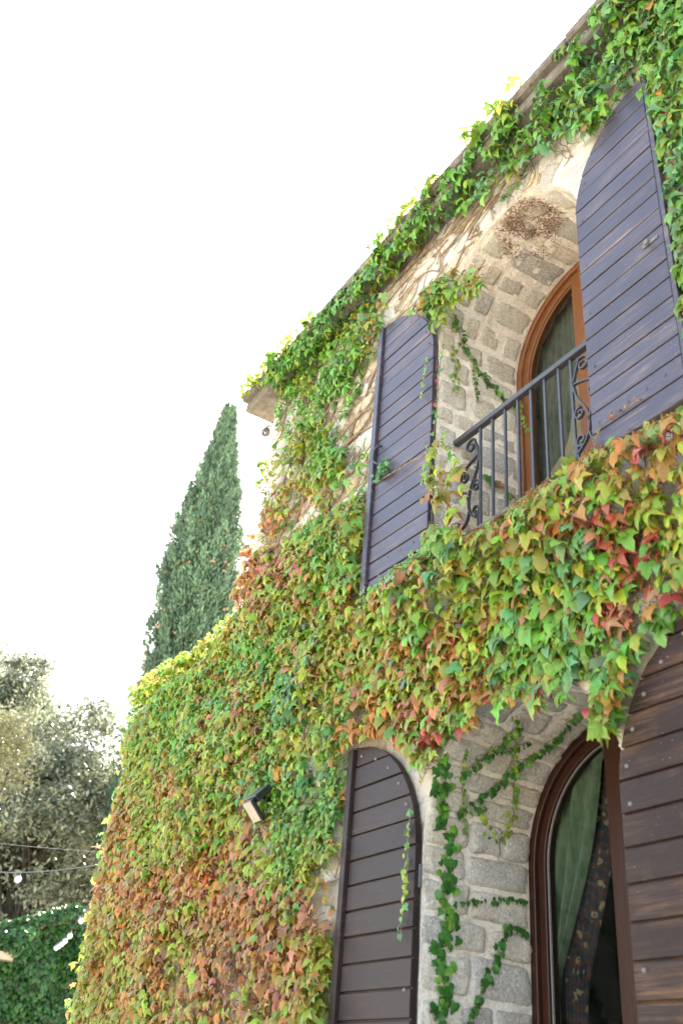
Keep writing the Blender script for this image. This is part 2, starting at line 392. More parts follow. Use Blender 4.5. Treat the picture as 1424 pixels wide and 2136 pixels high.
# reveal: profile along the opening (left jamb up, arch, right jamb down)
def prof(s, o, r=ORAD):
    h = o['zs']-o['zb']; L = math.pi*r
    if s < h: return np.array([OXC-r, 0, o['zb']+s]), np.array([1., 0, 0])
    if s > h+L: return np.array([OXC+r, 0, o['zs']-(s-h-L)]), np.array([-1., 0, 0])
    a = (s-h)/r
    return np.array([OXC-r*math.cos(a), 0, o['zs']+r*math.sin(a)]), np.array([math.cos(a), 0, -math.sin(a)])
for oi, o in enumerate(OPEN):
    h = o['zs']-o['zb']; L = math.pi*ORAD; T = 2*h+L
    ss = np.unique(np.concatenate([np.linspace(0, h, 70), np.linspace(h, h+L, 90), np.linspace(h+L, T, 40)]))
    ys = np.linspace(0, REV+.17, 34)
    v = []; f = []
    for i, s in enumerate(ss):
        p, n = prof(s, o)
        for j, y in enumerate(ys):
            d = .012*(vnoise(s*7+3, y*7+oi*31, 5)-.5)+.010*(vnoise(s*19, y*19+oi*9, 6)-.5)+.007*(vnoise(s*45, y*45+oi*9, 7)-.5)
            if j == 0: d = 0
            v.append(p+np.array([0, y, 0])-n*d*-1)
    m_ = len(ys)
    for i in range(len(ss)-1):
        for j in range(m_-1): f.append((i*m_+j, i*m_+j+1, (i+1)*m_+j+1, (i+1)*m_+j))
    rev = obj('reveal', v, f, M['mortar'], house, True)
    # dressed blocks in the reveal, each proud of the mortar
    def block(s0, s1, y0, y1, nm='stone'):
        nu, nv = 9, 9; v = []; f = []; sd_ = random.random()*99
        pr = random.uniform(.003, .011) if oi == 0 else random.uniform(.006, .022)
        cr = random.uniform(.25, .5)
        for a in range(nu):
            for c_ in range(nv):
                u_, v_ = a/(nu-1)*2-1, c_/(nv-1)*2-1
                sk = math.copysign(abs(u_)**.7, u_), math.copysign(abs(v_)**.7, v_)
                # rounded, uneven outline
                k = (abs(sk[0])**9+abs(sk[1])**9)**(1/9); k = max(k, 1e-6); mx = max(abs(sk[0]), abs(sk[1]), 1e-6)
                fx, fy = sk[0]*mx/k, sk[1]*mx/k
                an = math.atan2(fy, fx); wob = 1+.26*(vnoise(an*1.6+sd_, sd_*3, 3)-.5)*mx+.16*(vnoise(an*4+sd_, sd_*2, 4)-.5)*mx
                gr_ = 1.03 if oi == 0 else 1.07; uu = (s0+s1)/2+(s1-s0)/2*fx*wob*gr_; yy = (y0+y1)/2+(y1-y0)/2*fy*wob*gr_
                p, n = prof(uu, o)
                d = -.014 if mx > .999 else pr*(1-cr*mx**4)+(.006 if oi == 0 else .013)*(vnoise(uu*16+sd_, yy*16, 8)-.45)+.005*(vnoise(uu*40, yy*40+sd_, 9)-.5)
                v.append(p+np.array([0, max(.006, yy), 0])+n*d)
        for a in range(nu-1):
            for c_ in range(nv-1): f.append((a*nv+c_, a*nv+c_+1, (a+1)*nv+c_+1, (a+1)*nv+c_))
        cen = np.mean(v, 0); obj(nm, v, f, M['granite'], rev, True, cen)
    s = .03 if oi == 0 else h-1.7
    while s < T-.12:
        if oi == 1 and s > h+L+.1: break
        inarch = h < s < h+L
        ch = random.uniform(.10, .20) if oi == 0 else random.uniform(.10, .19)
        gap = random.uniform(.012, .028) if oi == 0 else random.uniform(.002, .008)
        e = min(s+ch, T-.02)
        cuts = [0.0]; 
        while cuts[-1] < REV-.16: cuts.append(cuts[-1]+random.uniform(.12, .30))
        cuts[-1] = REV+.01
        for a, c_ in zip(cuts[:-1], cuts[1:]):
            if c_-a > .05: block(s+random.uniform(0, .012), e-random.random()*.012, a+gap*.5, c_-gap*.5)
        s = e+gap

# windows set deep in the wall
def arch_band(r0, r1, y0, y1, zb, zs, half=None, n=24, zb_in=None):
    # flat arched ring with thickness, left half only if half=-1, right if 1, both None
    a0, a1 = (0, math.pi) if half is None else ((0, math.pi/2) if half < 0 else (math.pi/2, math.pi))
    path = []
    if half is None or half < 0: path.append(('j', -1))
    an = [a0+(a1-a0)*i/n for i in range(n+1)]
    P0 = []; P1 = []
    if half is None or half < 0: P0.append((OXC-r0, zb)); P1.append((OXC-r1, zb))
    for a in an:
        P0.append((OXC-r0*math.cos(a), zs+r0*math.sin(a))); P1.append((OXC-r1*math.cos(a), zs+r1*math.sin(a)))
    if half is None or half > 0: P0.append((OXC+r0, zb)); P1.append((OXC+r1, zb))
    v = []; f = []
    for (a, c_) in zip(P0, P1):
        e = .004
        ax = np.array(a); cx = np.array(c_); d = (cx-ax); d = d/np.linalg.norm(d)*e
        for p, y in ((ax, y1), (ax, y0+e), (ax+d, y0), (cx-d, y0), (cx, y0+e), (cx, y1)): v.append((p[0], y, p[1]))
    for i in range(len(P0)-1):
        for k in range(6):
            f.append((i*6+k, (i+1)*6+k, (i+1)*6+(k+1) % 6, i*6+(k+1) % 6))
    return v, f
for oi, o in enumerate(OPEN):
    wm = M['frame_up'] if oi == 0 else M['frame_lo']
    zb, zs = o['zb']+.005, o['zs']
    v, f = arch_band(ORAD-.003, ORAD-.046, REV, REV+.10, zb, zs)
    win = obj('window', v, f, wm, house)
    win['label'] = 'arched balcony door of orange brown wood' if oi == 0 else 'arched ground floor window of dark brown wood'
    for hf in (-1, 1):
        v, f = arch_band(ORAD-.0485, ORAD-.096, REV+.022, REV+.085, zb+.01, zs, hf)
        obj('sash', v, f, wm, win)
        v, f = arch_band(ORAD-.0965, ORAD-.1035, REV+.036, REV+.05, zb+.09, zs, hf)
        obj('glazing_bead', v, f, wm if oi == 0 else M['steel'], win)
        ztop = zs+math.sqrt((ORAD-.096)**2-.1**2)
        a, c_ = (OXC-.105, OXC-.004) if hf < 0 else (OXC+.004, OXC+.105)
        MB().bbox((a, REV+.020, zb+.01), (c_, REV+.084, zs+ORAD-.06), .006).build('meeting_stile', wm, win)
        a, c_ = (OXC-ORAD+.097, OXC-.106) if hf < 0 else (OXC+.106, OXC+ORAD-.097)
        MB().bbox((a, REV+.024, zb+.012), (c_, REV+.082, zb+.10), .006).build('bottom_rail', wm, win)
        # pane
        pts = [(OXC+hf*.10, zb+.09), (OXC+hf*(ORAD-.099), zb+.09)]
        for i in range(17):
            aa = i/16*(math.pi/2-math.asin(.10/(ORAD-.099)))
            pts.append((OXC+hf*(ORAD-.099)*math.cos(aa), zs+(ORAD-.099)*math.sin(aa)))
        v = [(x_, REV+.055, z_) for x_, z_ in pts]
        obj('pane', v, [tuple(range(len(v)))] if hf > 0 else [tuple(range(len(v)))[::-1]], M['glass'], win)
    MB().bbox((OXC-.022, REV+.004, zb+.01), (OXC+.018, REV+.019, zs+ORAD-.05), .006).build('cover_strip', wm, win)
    if oi == 0:     # espagnolette rod with its bracket on the reveal beside the door
        MB().tube([(OX0+.05, REV-.03, zb), (OX0+.05, REV-.03, zb+.62)], .009, 8).build('bolt_rod', M['iron'], win)
        MB().bbox((OX0+.004, REV-.05, zb+.55), (OX0+.062, REV-.012, zb+.585), .004).build('rod_bracket', M['iron'], win)

# ------------------------------------------------------------------ shutters
def shutter(hx, side, width, zb, ztop, pitch, zline, theta, mt, strip, zs, label, lo_=False):
    y1, y0 = -.035, -.078
    e = np.array([side*math.cos(theta), -math.sin(theta), 0]); n = np.array([-math.sin(theta)*side*-1*-1, -math.cos(theta), 0])
    n = np.array([-side*math.sin(theta)*-1*-1, -math.cos(theta), 0]); n = n/np.linalg.norm(n)
    h0 = np.array([hx, -.012, 0])
    def W(s, d, z): return h0+e*s+n*d+np.array([0, 0, z])      # d: out from the wall
    r = ztop-zs
    def smin(z):       # left boundary of the leaf at height z (curved on the hinge side)
        if z <= zs: return 0.
        return width-math.sqrt(max(0, 1-((z-zs)/r)**2))*width
    def slab(zlist, s_hi, d0, d1, ch=.003, inset=0.):
        rows = [(smin(z)+inset, z) for z in zlist]
        out = [(a, z) for a, z in rows]+[(s_hi, zlist[-1]), (s_hi, zlist[0])]
        # drop duplicates at the apex
        oo = []
        for q in out:
            if not oo or abs(q[0]-oo[-1][0])+abs(q[1]-oo[-1][1]) > 1e-5: oo.append(q)
        if abs(oo[0][0]-oo[-1][0])+abs(oo[0][1]-oo[-1][1]) < 1e-5: oo.pop()
        m_ = len(oo); c = np.mean(oo, 0); v = []
        for a, z in oo: v.append(W(a, d0, z))
        for a, z in oo: v.append(W(a, d1-ch, z))
        for a, z in oo:
            dd = c-np.array([a, z]); v.append(W(a+np.sign(dd[0])*ch, d1, z+np.sign(dd[1])*ch))
        f = [list(range(2*m_, 3*m_)), list(range(m_))[::-1]]
        for k_ in range(2):
            for i in range(m_):
                f.append([k_*m_+i, k_*m_+(i+1) % m_, (k_+1)*m_+(i+1) % m_, (k_+1)*m_+i])
        return v, f
    zz = list(np.linspace(zb+.004, zs, 3))+[zs+r*math.sin(a) for a in np.linspace(.06, math.pi/2-.02, 16)]
    v, f = slab(zz, width-.004, .0, .022, .001, .003)
    leaf = obj('shutter', v, f, mt, house, origin=W(0, 0, zb)); leaf['label'] = label
    # planks
    edges = [zline-k_*pitch for k_ in range(-8, 40)]
    edges = sorted([q+random.uniform(-.0022, .0022) for q in edges if zb+.03 < q < ztop-.02])
    edges = [zb]+edges+[ztop-.0005]
    for a, b in zip(edges[:-1], edges[1:]):
        g = random.uniform(.008, .0115); zl = np.linspace(a+g*.5 if a > zb else a, b-g*.5 if b < ztop-.001 else b, 2 if b < zs else 6)
        v, f = slab(list(zl), width-(.052 if strip else .028), .0225, .038+random.uniform(-.002, .0022), random.uniform(.002, .0035))
        obj('plank', v, f, mt, leaf, origin=np.mean(v, 0))
        if b < ztop-.05:      # nail heads
            pass
    # edge strip on the free side
    if strip:
        b_ = MB().bbox((0, 0, 0), (.046, .03, ztop-.012-zb), .003); s0 = width-.046; d0 = .030
    else:
        b_ = MB().bbox((0, 0, 0), (.026, .016, ztop-.012-zb), .002); s0 = width-.026; d0 = .0225
    v = [W(s0+a, d0+b, zb+c) for a, b, c in b_.v]
    obj('edge_strip', v, b_.f if side < 0 else [q[::-1] for q in b_.f], mt, leaf)
    # hinge pins
    for zc in (zb+.28, zs-.12):
        p0 = W(-.006, .010, zc)
        MB().tube([p0+np.array([0, 0, -.05]), p0+np.array([0, 0, .05])], .009, 8).build('hinge', M['iron'], leaf)
    # bolt heads along the curved edge and near the foot
    bl = []
    for q in np.linspace(.15, 1.30, 6): bl.append((smin(zs+r*math.sin(q))+.035+.02*q, zs+r*math.sin(q)-.03*q))
    for zc in np.linspace(zb+.16, zs-.05, 5): bl.append((.045, zc))
    for s_ in np.linspace(.12, width-.12, 4): bl.append((s_, zb+.155+.02*(s_/width)))
    c8 = [(math.cos(k_*math.pi/4), math.sin(k_*math.pi/4)) for k_ in range(8)]
    for s_, zc in bl:
        R = .0095 if lo_ else .0085
        v = [W(s_+R*a, .0375, zc+R*b) for a, b in c8]+[W(s_+R*.7*a, .0425, zc+R*.7*b) for a, b in c8]+[W(s_, .0445, zc)]
        f = [[i, (i+1) % 8, 8+(i+1) % 8, 8+i] for i in range(8)]+[[8+i, 8+(i+1) % 8, 16] for i in range(8)]
        obj('bolt', v, f, M['steel'] if lo_ else mt, leaf, True, np.mean(v, 0))
    return leaf, W
K = .981
zsU, zsL = K*(4.765-.617), K*(1.690-.617)
LUL, WUL = shutter(-3.757*K, -1, .617*K, 2.615*K, 4.765*K, .115*K, 4.660*K, .034, M['shut_up'], True, zsU, 'slate violet painted shutter folded back left of the balcony door')
LUR, WUR = shutter(-2.478*K, 1, .560*K, 2.590*K, 4.765*K, .115*K, 4.660*K, .006, M['shut_up'], False, zsU, 'slate violet painted shutter with a metal catch right of the balcony door')
LLL, WLL = shutter(-3.760*K, -1, .627*K, -1.30, 1.690*K, .1212*K, 1.5755*K, .004, M['shut_ll'], True, zsL, 'dark brown shutter folded back left of the ground floor window', True)
LLR, WLR = shutter(-2.480*K, 1, .600*K, -1.30, 1.690*K, .1212*K, 1.2328*K, .004, M['shut_lo'], False, zsL, 'worn brown shutter with scuffed paint right of the ground floor window', True)
# pull handle on the left leaf
zc = 3.54; s_ = .605-.072
pts = [WUL(s_-.02, .038, zc+.075), WUL(s_-.01, .062, zc+.065), WUL(s_+.012, .072, zc+.04), WUL(s_+.012, .072, zc-.04), WUL(s_-.01, .062, zc-.065), WUL(s_-.02, .038, zc-.075)]
MB().tube(pts, .007, 8).build('handle', M['iron'], LUL, True)
# catch plate on the right leaf
pc = wall((1356, 505), -.052); sx = pc[0]-(-2.478*K); zc = pc[2]
v = []; mbc = MB().bbox((sx-.045, .038, zc-.010), (sx+.045, .043, zc+.010), .003)
mbc.tube([(sx-.012, .043, zc+.0), (sx-.012, .060, zc+.0)], [.015, .013], 10)
obj('catch_plate', [WUR(a, b, c) for a, b, c in mbc.v], [q[::-1] for q in mbc.f], M['steel'], LUR)

# ------------------------------------------------------------------ balcony railing
ry, rzt = .14, 3.44
rb = MB().bbox((OX0+.012, ry-.022, rzt-.032), (OX1-.012, ry+.022, rzt), .004)
rail = rb.build('railing', M['iron'], house); rail['label'] = 'black wrought iron railing with scrolled ends across the balcony door'
bx = [-3.455+.1075*i for i in range(8)]
bx[7] = -2.72
for x in bx:
    MB().bbox((x-.0075, ry-.0075, up['zb']-.01), (x+.0075, ry+.0075, rzt-.0325), .0015).build('bar', M['iron'], rail)
def spiral(cx, cz, r0, r1, a0, turns, n=22):
    return [(cx+(r0+(r1-r0)*i/n)*math.cos(a0+turns*2*math.pi*i/n), cz+(r0+(r1-r0)*i/n)*math.sin(a0+turns*2*math.pi*i/n)) for i in range(n+1)]
def ribbon(pts, name='scroll', wy=.009, th=.0042):
    v = []; f = []; pts = [np.array(p) for p in pts]
    for i, p in enumerate(pts):
        t = pts[min(i+1, len(pts)-1)]-pts[max(i-1, 0)]; t = t/(np.linalg.norm(t)+1e-9); n_ = np.array([-t[1], t[0]])*th
        for a, y in ((n_, -wy), (n_, wy), (-n_, wy), (-n_, -wy)): v.append((p[0]+a[0], ry+y, p[1]+a[1]))
    for i in range(len(pts)-1):
        for k_ in range(4): f.append((i*4+k_, i*4+(k_+1) % 4, i*4+4+(k_+1) % 4, i*4+4+k_))
    m_ = 4*(len(pts)-1); f += [(3, 2, 1, 0), (m_, m_+1, m_+2, m_+3)]
    obj(name, v, f, M['iron'], rail)
def cubic(P, n=14):
    P = [np.array(p, float) for p in P]
    return [tuple((1-t)**3*P[0]+3*(1-t)**2*t*P[1]+3*(1-t)*t*t*P[2]+t**3*P[3]) for t in np.linspace(0, 1, n)]
for sgn, xb, xj in ((-1, bx[0], OX0), (1, bx[7], OX1)):
    # xb: bar the scrolls lean on, going towards the jamb
    gx = lambda u: xb+sgn*(.010+u*.205)
    Z0 = up['zb']+.02; Zs = rzt-.04-Z0
    gz = lambda t: Z0+t*Zs
    def S(cu, ct, r0, r1, a0, tn):
        return [(gx(cu)+sgn*dx, gz(ct)+dz) for dx, dz in spiral(0, 0, r0, r1, a0, tn)]
    # top hook
    ribbon(S(.36, .90, .012, .048, 1.2, 1.15)+cubic([(gx(.05), gz(.83)), (gx(.0), gz(.78)), (gx(-.02), gz(.75)), (gx(.0), gz(.72))], 6))
    # big S: hook against the jamb, sweeping down to the bar
    ribbon([(gx(.02), gz(.80))]+cubic([(gx(.02), gz(.78)), (gx(.3), gz(.76)), (gx(.75), gz(.74)), (gx(.80), gz(.66))], 10)+S(.62, .655, .036, .010, 0, -1.1))
    ribbon(cubic([(gx(.02), gz(.76)), (gx(.05), gz(.60)), (gx(.50), gz(.56)), (gx(.46), gz(.40))])+cubic([(gx(.46), gz(.40)), (gx(.42), gz(.28)), (gx(.20), gz(.26)), (gx(.02), gz(.22))]))
    ribbon(S(.16, .52, .010, .038, 2.6, -1.2)); ribbon(S(.16, .31, .010, .038, -2.6, 1.2))
    ribbon(cubic([(gx(.85), gz(.53)), (gx(.66), gz(.55)), (gx(.50), gz(.50)), (gx(.46), gz(.42))], 9))
    ribbon(cubic([(gx(.44), gz(.33)), (gx(.46), gz(.24)), (gx(.85), gz(.18)), (gx(.88), gz(.29))], 11))
    # bottom hook
    ribbon(cubic([(gx(.02), gz(.28)), (gx(.02), gz(.12)), (gx(.15), gz(.02)), (gx(.42), gz(.015))], 9)+S(.42, .075, .05, .012, -1.57, 1.05))

# ------------------------------------------------------------------ curtains
def curtain(name, left, right, y, mt, label, folds=6, amp=.02, nz=26):
    L = [wall(p, y) if len(p) == 2 else np.array(p) for p in left]; Rr = [wall(p, y) if len(p) == 2 else np.array(p) for p in right]
    zt, zb_ = L[0][2], L[-1][2]
    def at(P, z):
        P = sorted([(q[2], q[0]) for q in P]); return np.interp(z, [a for a, _ in P], [b for _, b in P])
    nx = 40; v = []; f = []
    for i in range(nz):
        z = zt+(zb_-zt)*i/(nz-1); a, b = at(L, z), at(Rr, z)
        for j in range(nx):
            u_ = j/(nx-1); v.append((a+(b-a)*u_, y+amp*math.sin(u_*folds*2*math.pi+.6*math.sin(i*.2))*(.6+.4*vnoise(u_*4, i*.2, 2)), z))
    for i in range(nz-1):
        for j in range(nx-1): f.append((i*nx+j, (i+1)*nx+j, (i+1)*nx+j+1, i*nx+j+1))
    return tag(obj(name, v, f, mt, None, True, origin=np.mean(v, 0)), label, 'curtain', 'curtains behind the windows')
cl = [(-3.66, 0, 1.66), (-3.66, 0, -1.0)]
ed = [(1256, 1560), (1246, 1660), (1232, 1760), (1212, 1850), (1192, 1930), (1174, 2000), (1158, 2070)]
low = wall(ed[-1], .745)
curtain('curtain', cl, [(-3.02, 0, 1.66)]+ed+[(low[0]-.02, 0, low[2]-.3), (low[0]+.15, 0, -1.0)], .745, M['green'], 'pale green curtain drawn aside behind the ground floor window glass', 3, .032)
ed2 = [(p[0]+38+(p[1]-1560)*.055, p[1]) for p in ed]
low2 = wall(ed2[-1], .785)
curtain('curtain', [(-3.64, 0, 1.66), (-3.64, 0, -1.0)], [(-2.9, 0, 1.66)]+ed2+[(low2[0]-.02, 0, low2[2]-.3), (low2[0]+.15, 0, -1.0)], .785, M['pattern'], 'dark floral patterned curtain beside the pale green curtain', 6, .012)
eb = [(1196, 800), (1191, 870), (1184, 916), (1172, 952), (1153, 975), (1134, 1004), (1118, 1024)]
curtain('curtain', [(-2.95, 0, 4.6)]+eb+[(-3.45, 0, 2.62)], [(-2.5, 0, 4.6), (-2.5, 0, 2.62)], .745, M['beige'], 'beige curtain swept aside behind the balcony door glass', 4, .012)
curtain('curtain', [(-3.68, 0, 4.72), (-3.68, 0, 2.62)], [(-2.5, 0, 4.72), (-2.5, 0, 2.62)], .785, M['sheer'], 'dark grey curtain hanging full width behind the balcony door glass', 9, .012)
# ------------------------------------------------------------------ leaves
def leaf_template(kind, r, curl=1.):
    if kind == 'lobed':
        w_ = r.uniform(.85, 1.1); lob = r.uniform(.85, 1.12)
        Mi = [(0, .02), (0, .28), (0, .55), (0, .80), (0, 1.03)]
        O = [(.20, -.13), (.42, -.04), (.47*w_, .13), (.66*w_*lob, .42*lob), (.42*w_, .39), (.27*w_, .43), (.27*w_, .64), (.12, .86)]
        Q = (.27*w_, .20)
        V = Mi+O+[Q]+[(-a, b) for a, b in O]+[(-Q[0], Q[1])]
        def half(o, q):
            return [(0, o, q), (o, o+1, q), (o+1, o+2, q), (o+2, o+3, q), (q, o+3, o+4), (q, o+4, o+5), (0, q, 1), (1, q, o+5), (1, o+5, 2), (2, o+5, o+6), (2, o+6, 3), (3, o+6, o+7), (3, o+7, 4)]
        Fa = half(5, 13); Fb = [(a, c, b) for a, b, c in half(14, 22)]
        e = [.0, .05, .1, .2, .9]+[.7, .8, .8, 1, .9, .6, .8, .9, .15]+[.7, .8, .8, 1, .9, .6, .8, .9, .15]
    else:
        Mi = [(0, 0), (0, .4), (0, 1.)]
        O = [(.25, -.12), (.52, .08), (.48, .42), (.22, .72)]
        V = Mi+O+[(-a, b) for a, b in O]
        def half(o): return [(0, o, o+1), (0, o+1, 1), (1, o+1, o+2), (1, o+2, o+3), (1, o+3, 2)]
        Fa = half(3); Fb = [(a, c, b) for a, b, c in half(7)]
        e = [0, .1, .8]+[.6, .9, .8, .8]*2
    V = np.array(V, float); x, v = V[:, 0], V[:, 1]
    a, b, c, fo = r.uniform(.2, 1.1), r.uniform(.1, .9), r.uniform(.3, 1.2), r.uniform(-.35, .5)
    a *= curl; b *= curl; c *= curl
    z = fo*np.abs(x)-a*x*x*1.3-b*(v-.3)**2-c*np.maximum(0, np.abs(x)-.40)+.12*r.uniform(-1, 1)*x+.05*r.standard_normal(len(x))*(np.array(e) > .5)
    return np.column_stack([x+r.uniform(-.08, .08)*v*v, v, z]), np.array(Fa+Fb)[:, [0, 2, 1]], np.array(e)
TL = {'lobed': [leaf_template('lobed', rng) for _ in range(12)]+[leaf_template('lobed', rng, 2.) for _ in range(4)], 'ivy': [leaf_template('ivy', rng) for _ in range(6)]}
def norm(a): return a/(np.linalg.norm(a, axis=-1, keepdims=True)+1e-9)
def leaf_arrays(P, T, Nn, S, C, CE, kind, r):
    """world vertices, faces, colours of many leaves; grouped by leaf"""
    T = norm(T); Nn = norm(Nn-T*np.sum(Nn*T, -1, keepdims=True)); X = np.cross(T, Nn)
    tid = r.integers(0, len(TL[kind]), len(P)); Vs = []; Fs = []; Cs = []; off = 0; order = []
    for k in range(len(TL[kind])):
        i = np.where(tid == k)[0]
        if not len(i): continue
        V, Fc, e = TL[kind][k]
        W_ = P[i, None]+S[i, None, None]*(V[None, :, 0:1]*X[i, None]+V[None, :, 1:2]*T[i, None]+V[None, :, 2:3]*Nn[i, None])
        c = C[i, None]*(1-e[None, :, None])+CE[i, None]*e[None, :, None]
        Vs.append(W_.reshape(-1, 3)); Cs.append(c.reshape(-1, 3))
        Fs.append((Fc[None]+(np.arange(len(i))*len(V))[:, None, None]+off).reshape(-1, 3)); off += len(i)*len(V)
    return np.concatenate(Vs), np.concatenate(Fs), np.concatenate(Cs)
def fast_mesh(name, V, Fc, C, mt, parent=None, smooth=True, origin=None, attr='col'):
    me = bpy.data.meshes.new(name); n = len(V); m_ = len(Fc); k = Fc.shape[1]
    o0 = np.zeros(3) if origin is None else np.asarray(origin, float)
    me.vertices.add(n); me.vertices.foreach_set('co', (V-o0).astype(np.float32).ravel())
    me.loops.add(m_*k); me.loops.foreach_set('vertex_index', Fc.astype(np.int32).ravel())
    me.polygons.add(m_); me.polygons.foreach_set('loop_start', np.arange(0, m_*k, k, dtype=np.int32))
    me.polygons.foreach_set('use_smooth', np.full(m_, smooth))
    me.update(calc_edges=True)
    if C is not None:
        a = me.color_attributes.new(attr, 'FLOAT_COLOR', 'POINT')
        a.data.foreach_set('color', np.column_stack([np.clip(C, 0, 1), np.ones(n)]).astype(np.float32).ravel())
    me.materials.append(mt)
    o = bpy.data.objects.new(name, me); COL.objects.link(o)
    if parent: o.parent = parent; o.location = o0-world_loc(parent)
    else: o.location = o0
    return o
def inpoly(px, py, poly):
    r = np.zeros(len(px), bool); n = len(poly)
    for i in range(n):
        x0, y0 = poly[i]; x1, y1 = poly[(i+1) % n]
        c = ((y0 > py) != (y1 > py)) & (px < (x1-x0)*(py-y0)/((y1-y0)+1e-9)+x0)
        r ^= c
    return r
PAL = {   # leaf pigment and margin
    'G': ((.130, .310, .040), (.24, .36, .06)), 'g': ((.045, .170, .030), (.09, .22, .05)), 'B': ((.115, .275, .095), (.19, .36, .12)),
    'Y': ((.25, .350, .030), (.42, .36, .05)), 'y': ((.20, .320, .03), (.50, .27, .05)),
    'O': ((.38, .210, .035), (.50, .15, .05)), 'o': ((.24, .28, .035), (.52, .16, .05)),
    'R': ((.38, .070, .045), (.50, .09, .07)), 'P': ((.38, .190, .080), (.50, .12, .10)), 'b': ((.28, .15, .05), (.38, .13, .05)),
    'L': ((.46, .37, .07), (.5, .38, .08))}
CTRL = [(900, 400, 'GGGB'), (1200, 150, 'GGGB'), (1400, 400, 'GBGG'), (1050, 300, 'GGB'), (700, 600, 'GGYB'), (600, 740, 'GGY'), (650, 800, 'GGGY'), (690, 900, 'GGgY'),
        (620, 960, 'GYYo'), (570, 1080, 'OoYb'), (505, 1205, 'ROOP'), (480, 1280, 'OLOY'), (560, 1180, 'bPYo'), (640, 1110, 'GYGo'), (700, 1170, 'GGY'), (560, 1260, 'yoYb'),
        (380, 1410, 'YyYG'), (500, 1340, 'YGGy'), (600, 1290, 'GYGy'), (700, 1320, 'GYYo'), (680, 1410, 'oYyO'), (780, 1300, 'YGOy'), (850, 1250, 'GyYO'), (860, 1330, 'GyO'),
        (950, 1160, 'GoyY'), (1010, 1110, 'OPRoy'), (1100, 1060, 'PROoyG'), (1180, 1000, 'OPoyGY'), (1260, 940, 'oGOy'), (1340, 910, 'GyPO'), (1400, 930, 'OoRy'), (1150, 1200, 'GGBy'), (1230, 1170, 'GBGY'),
        (1300, 1120, 'RRPRoG'), (1285, 1260, 'RPOGY'), (1400, 1080, 'YGYo'), (1330, 1040, 'YGOy'), (1000, 1250, 'oyYG'), (1080, 1340, 'GBGG'), (1250, 1350, 'BGBG'), (1150, 1420, 'GBGGo'), (1350, 1330, 'GGBy'),
        (900, 1370, 'OPoyY'), (950, 1450, 'oYyOG'), (820, 1450, 'OPoYy'), (760, 1530, 'oOYy'), (860, 1600, 'OoyG'), (1290, 1450, 'OGyO'), (1240, 1520, 'GY'), (920, 1540, 'RG'),
        (285, 1550, 'YGyY'), (240, 1700, 'OoYo'), (420, 1560, 'YGGo'), (360, 1490, 'GYGy'), (500, 1480, 'YoGb'), (600, 1450, 'GYgB'), (340, 1640, 'OoYY'), (430, 1700, 'YoyG'), (330, 1760, 'oYyO'),
        (280, 1880, 'OPOo'), (430, 1830, 'OOPy'), (480, 1900, 'OPOb'), (230, 2000, 'OOYo'), (330, 2000, 'YoOb'), (460, 2010, 'bOPO'), (560, 1640, 'GYBo'), (600, 1560, 'oGYy'), (650, 1650, 'GgBG'),
        (600, 1790, 'YyGo'), (640, 1900, 'bPOo'), (560, 1960, 'OPOb'), (600, 2060, 'OoPo'), (680, 1960, 'YyoG'), (660, 2090, 'YGyo'), (500, 2090, 'OObY'), (300, 2080, 'YoyO'), (190, 2100, 'OoYo'),
        (930, 960, 'YGYo'), (950, 1040, 'YYGo'), (920, 1130, 'GGYg'), (900, 620, 'GYGo'), (820, 1240, 'BGyP')]
CP = np.array([(a, b) for a, b, _ in CTRL], float)
def pigments(px, py, r, noise_s=0.):
    d = np.hypot(px[:, None]-CP[None, :, 0], py[:, None]-CP[None, :, 1])+8*r.random((len(px), 1))
    wgt = 1/(d**3.4+3000); cum = np.cumsum(wgt/wgt.sum(1, keepdims=True), 1)
    pick = (r.random((len(px), 1)) > cum).sum(1).clip(0, len(CTRL)-1)
    uu = np.clip((.78*vnoise(px/42, py/42, 91)+.22*r.random(len(px))-.15)/.7, 0, .999)
    uu = (uu*1.0+vnoise(px/160, py/160, 92)*2) % 1
    C = np.zeros((len(px), 3)); E = np.zeros((len(px), 3))
    for i in range(len(px)):
        s = CTRL[pick[i]][2]; a, b = PAL[s[min(len(s)-1, int(uu[i]*len(s)))]]; C[i] = a; E[i] = b
    j = r.uniform(.72, 1.25, (len(px), 1)); hue = 1+.12*r.standard_normal((len(px), 3))
    sw = (r.random((len(px), 1)) < .7)*r.uniform(.5, 1, (len(px), 1))
    E = C*(1-sw)+E*sw
    return np.clip(C*j*hue, .01, .6), np.clip(E*j*hue, .01, .65)

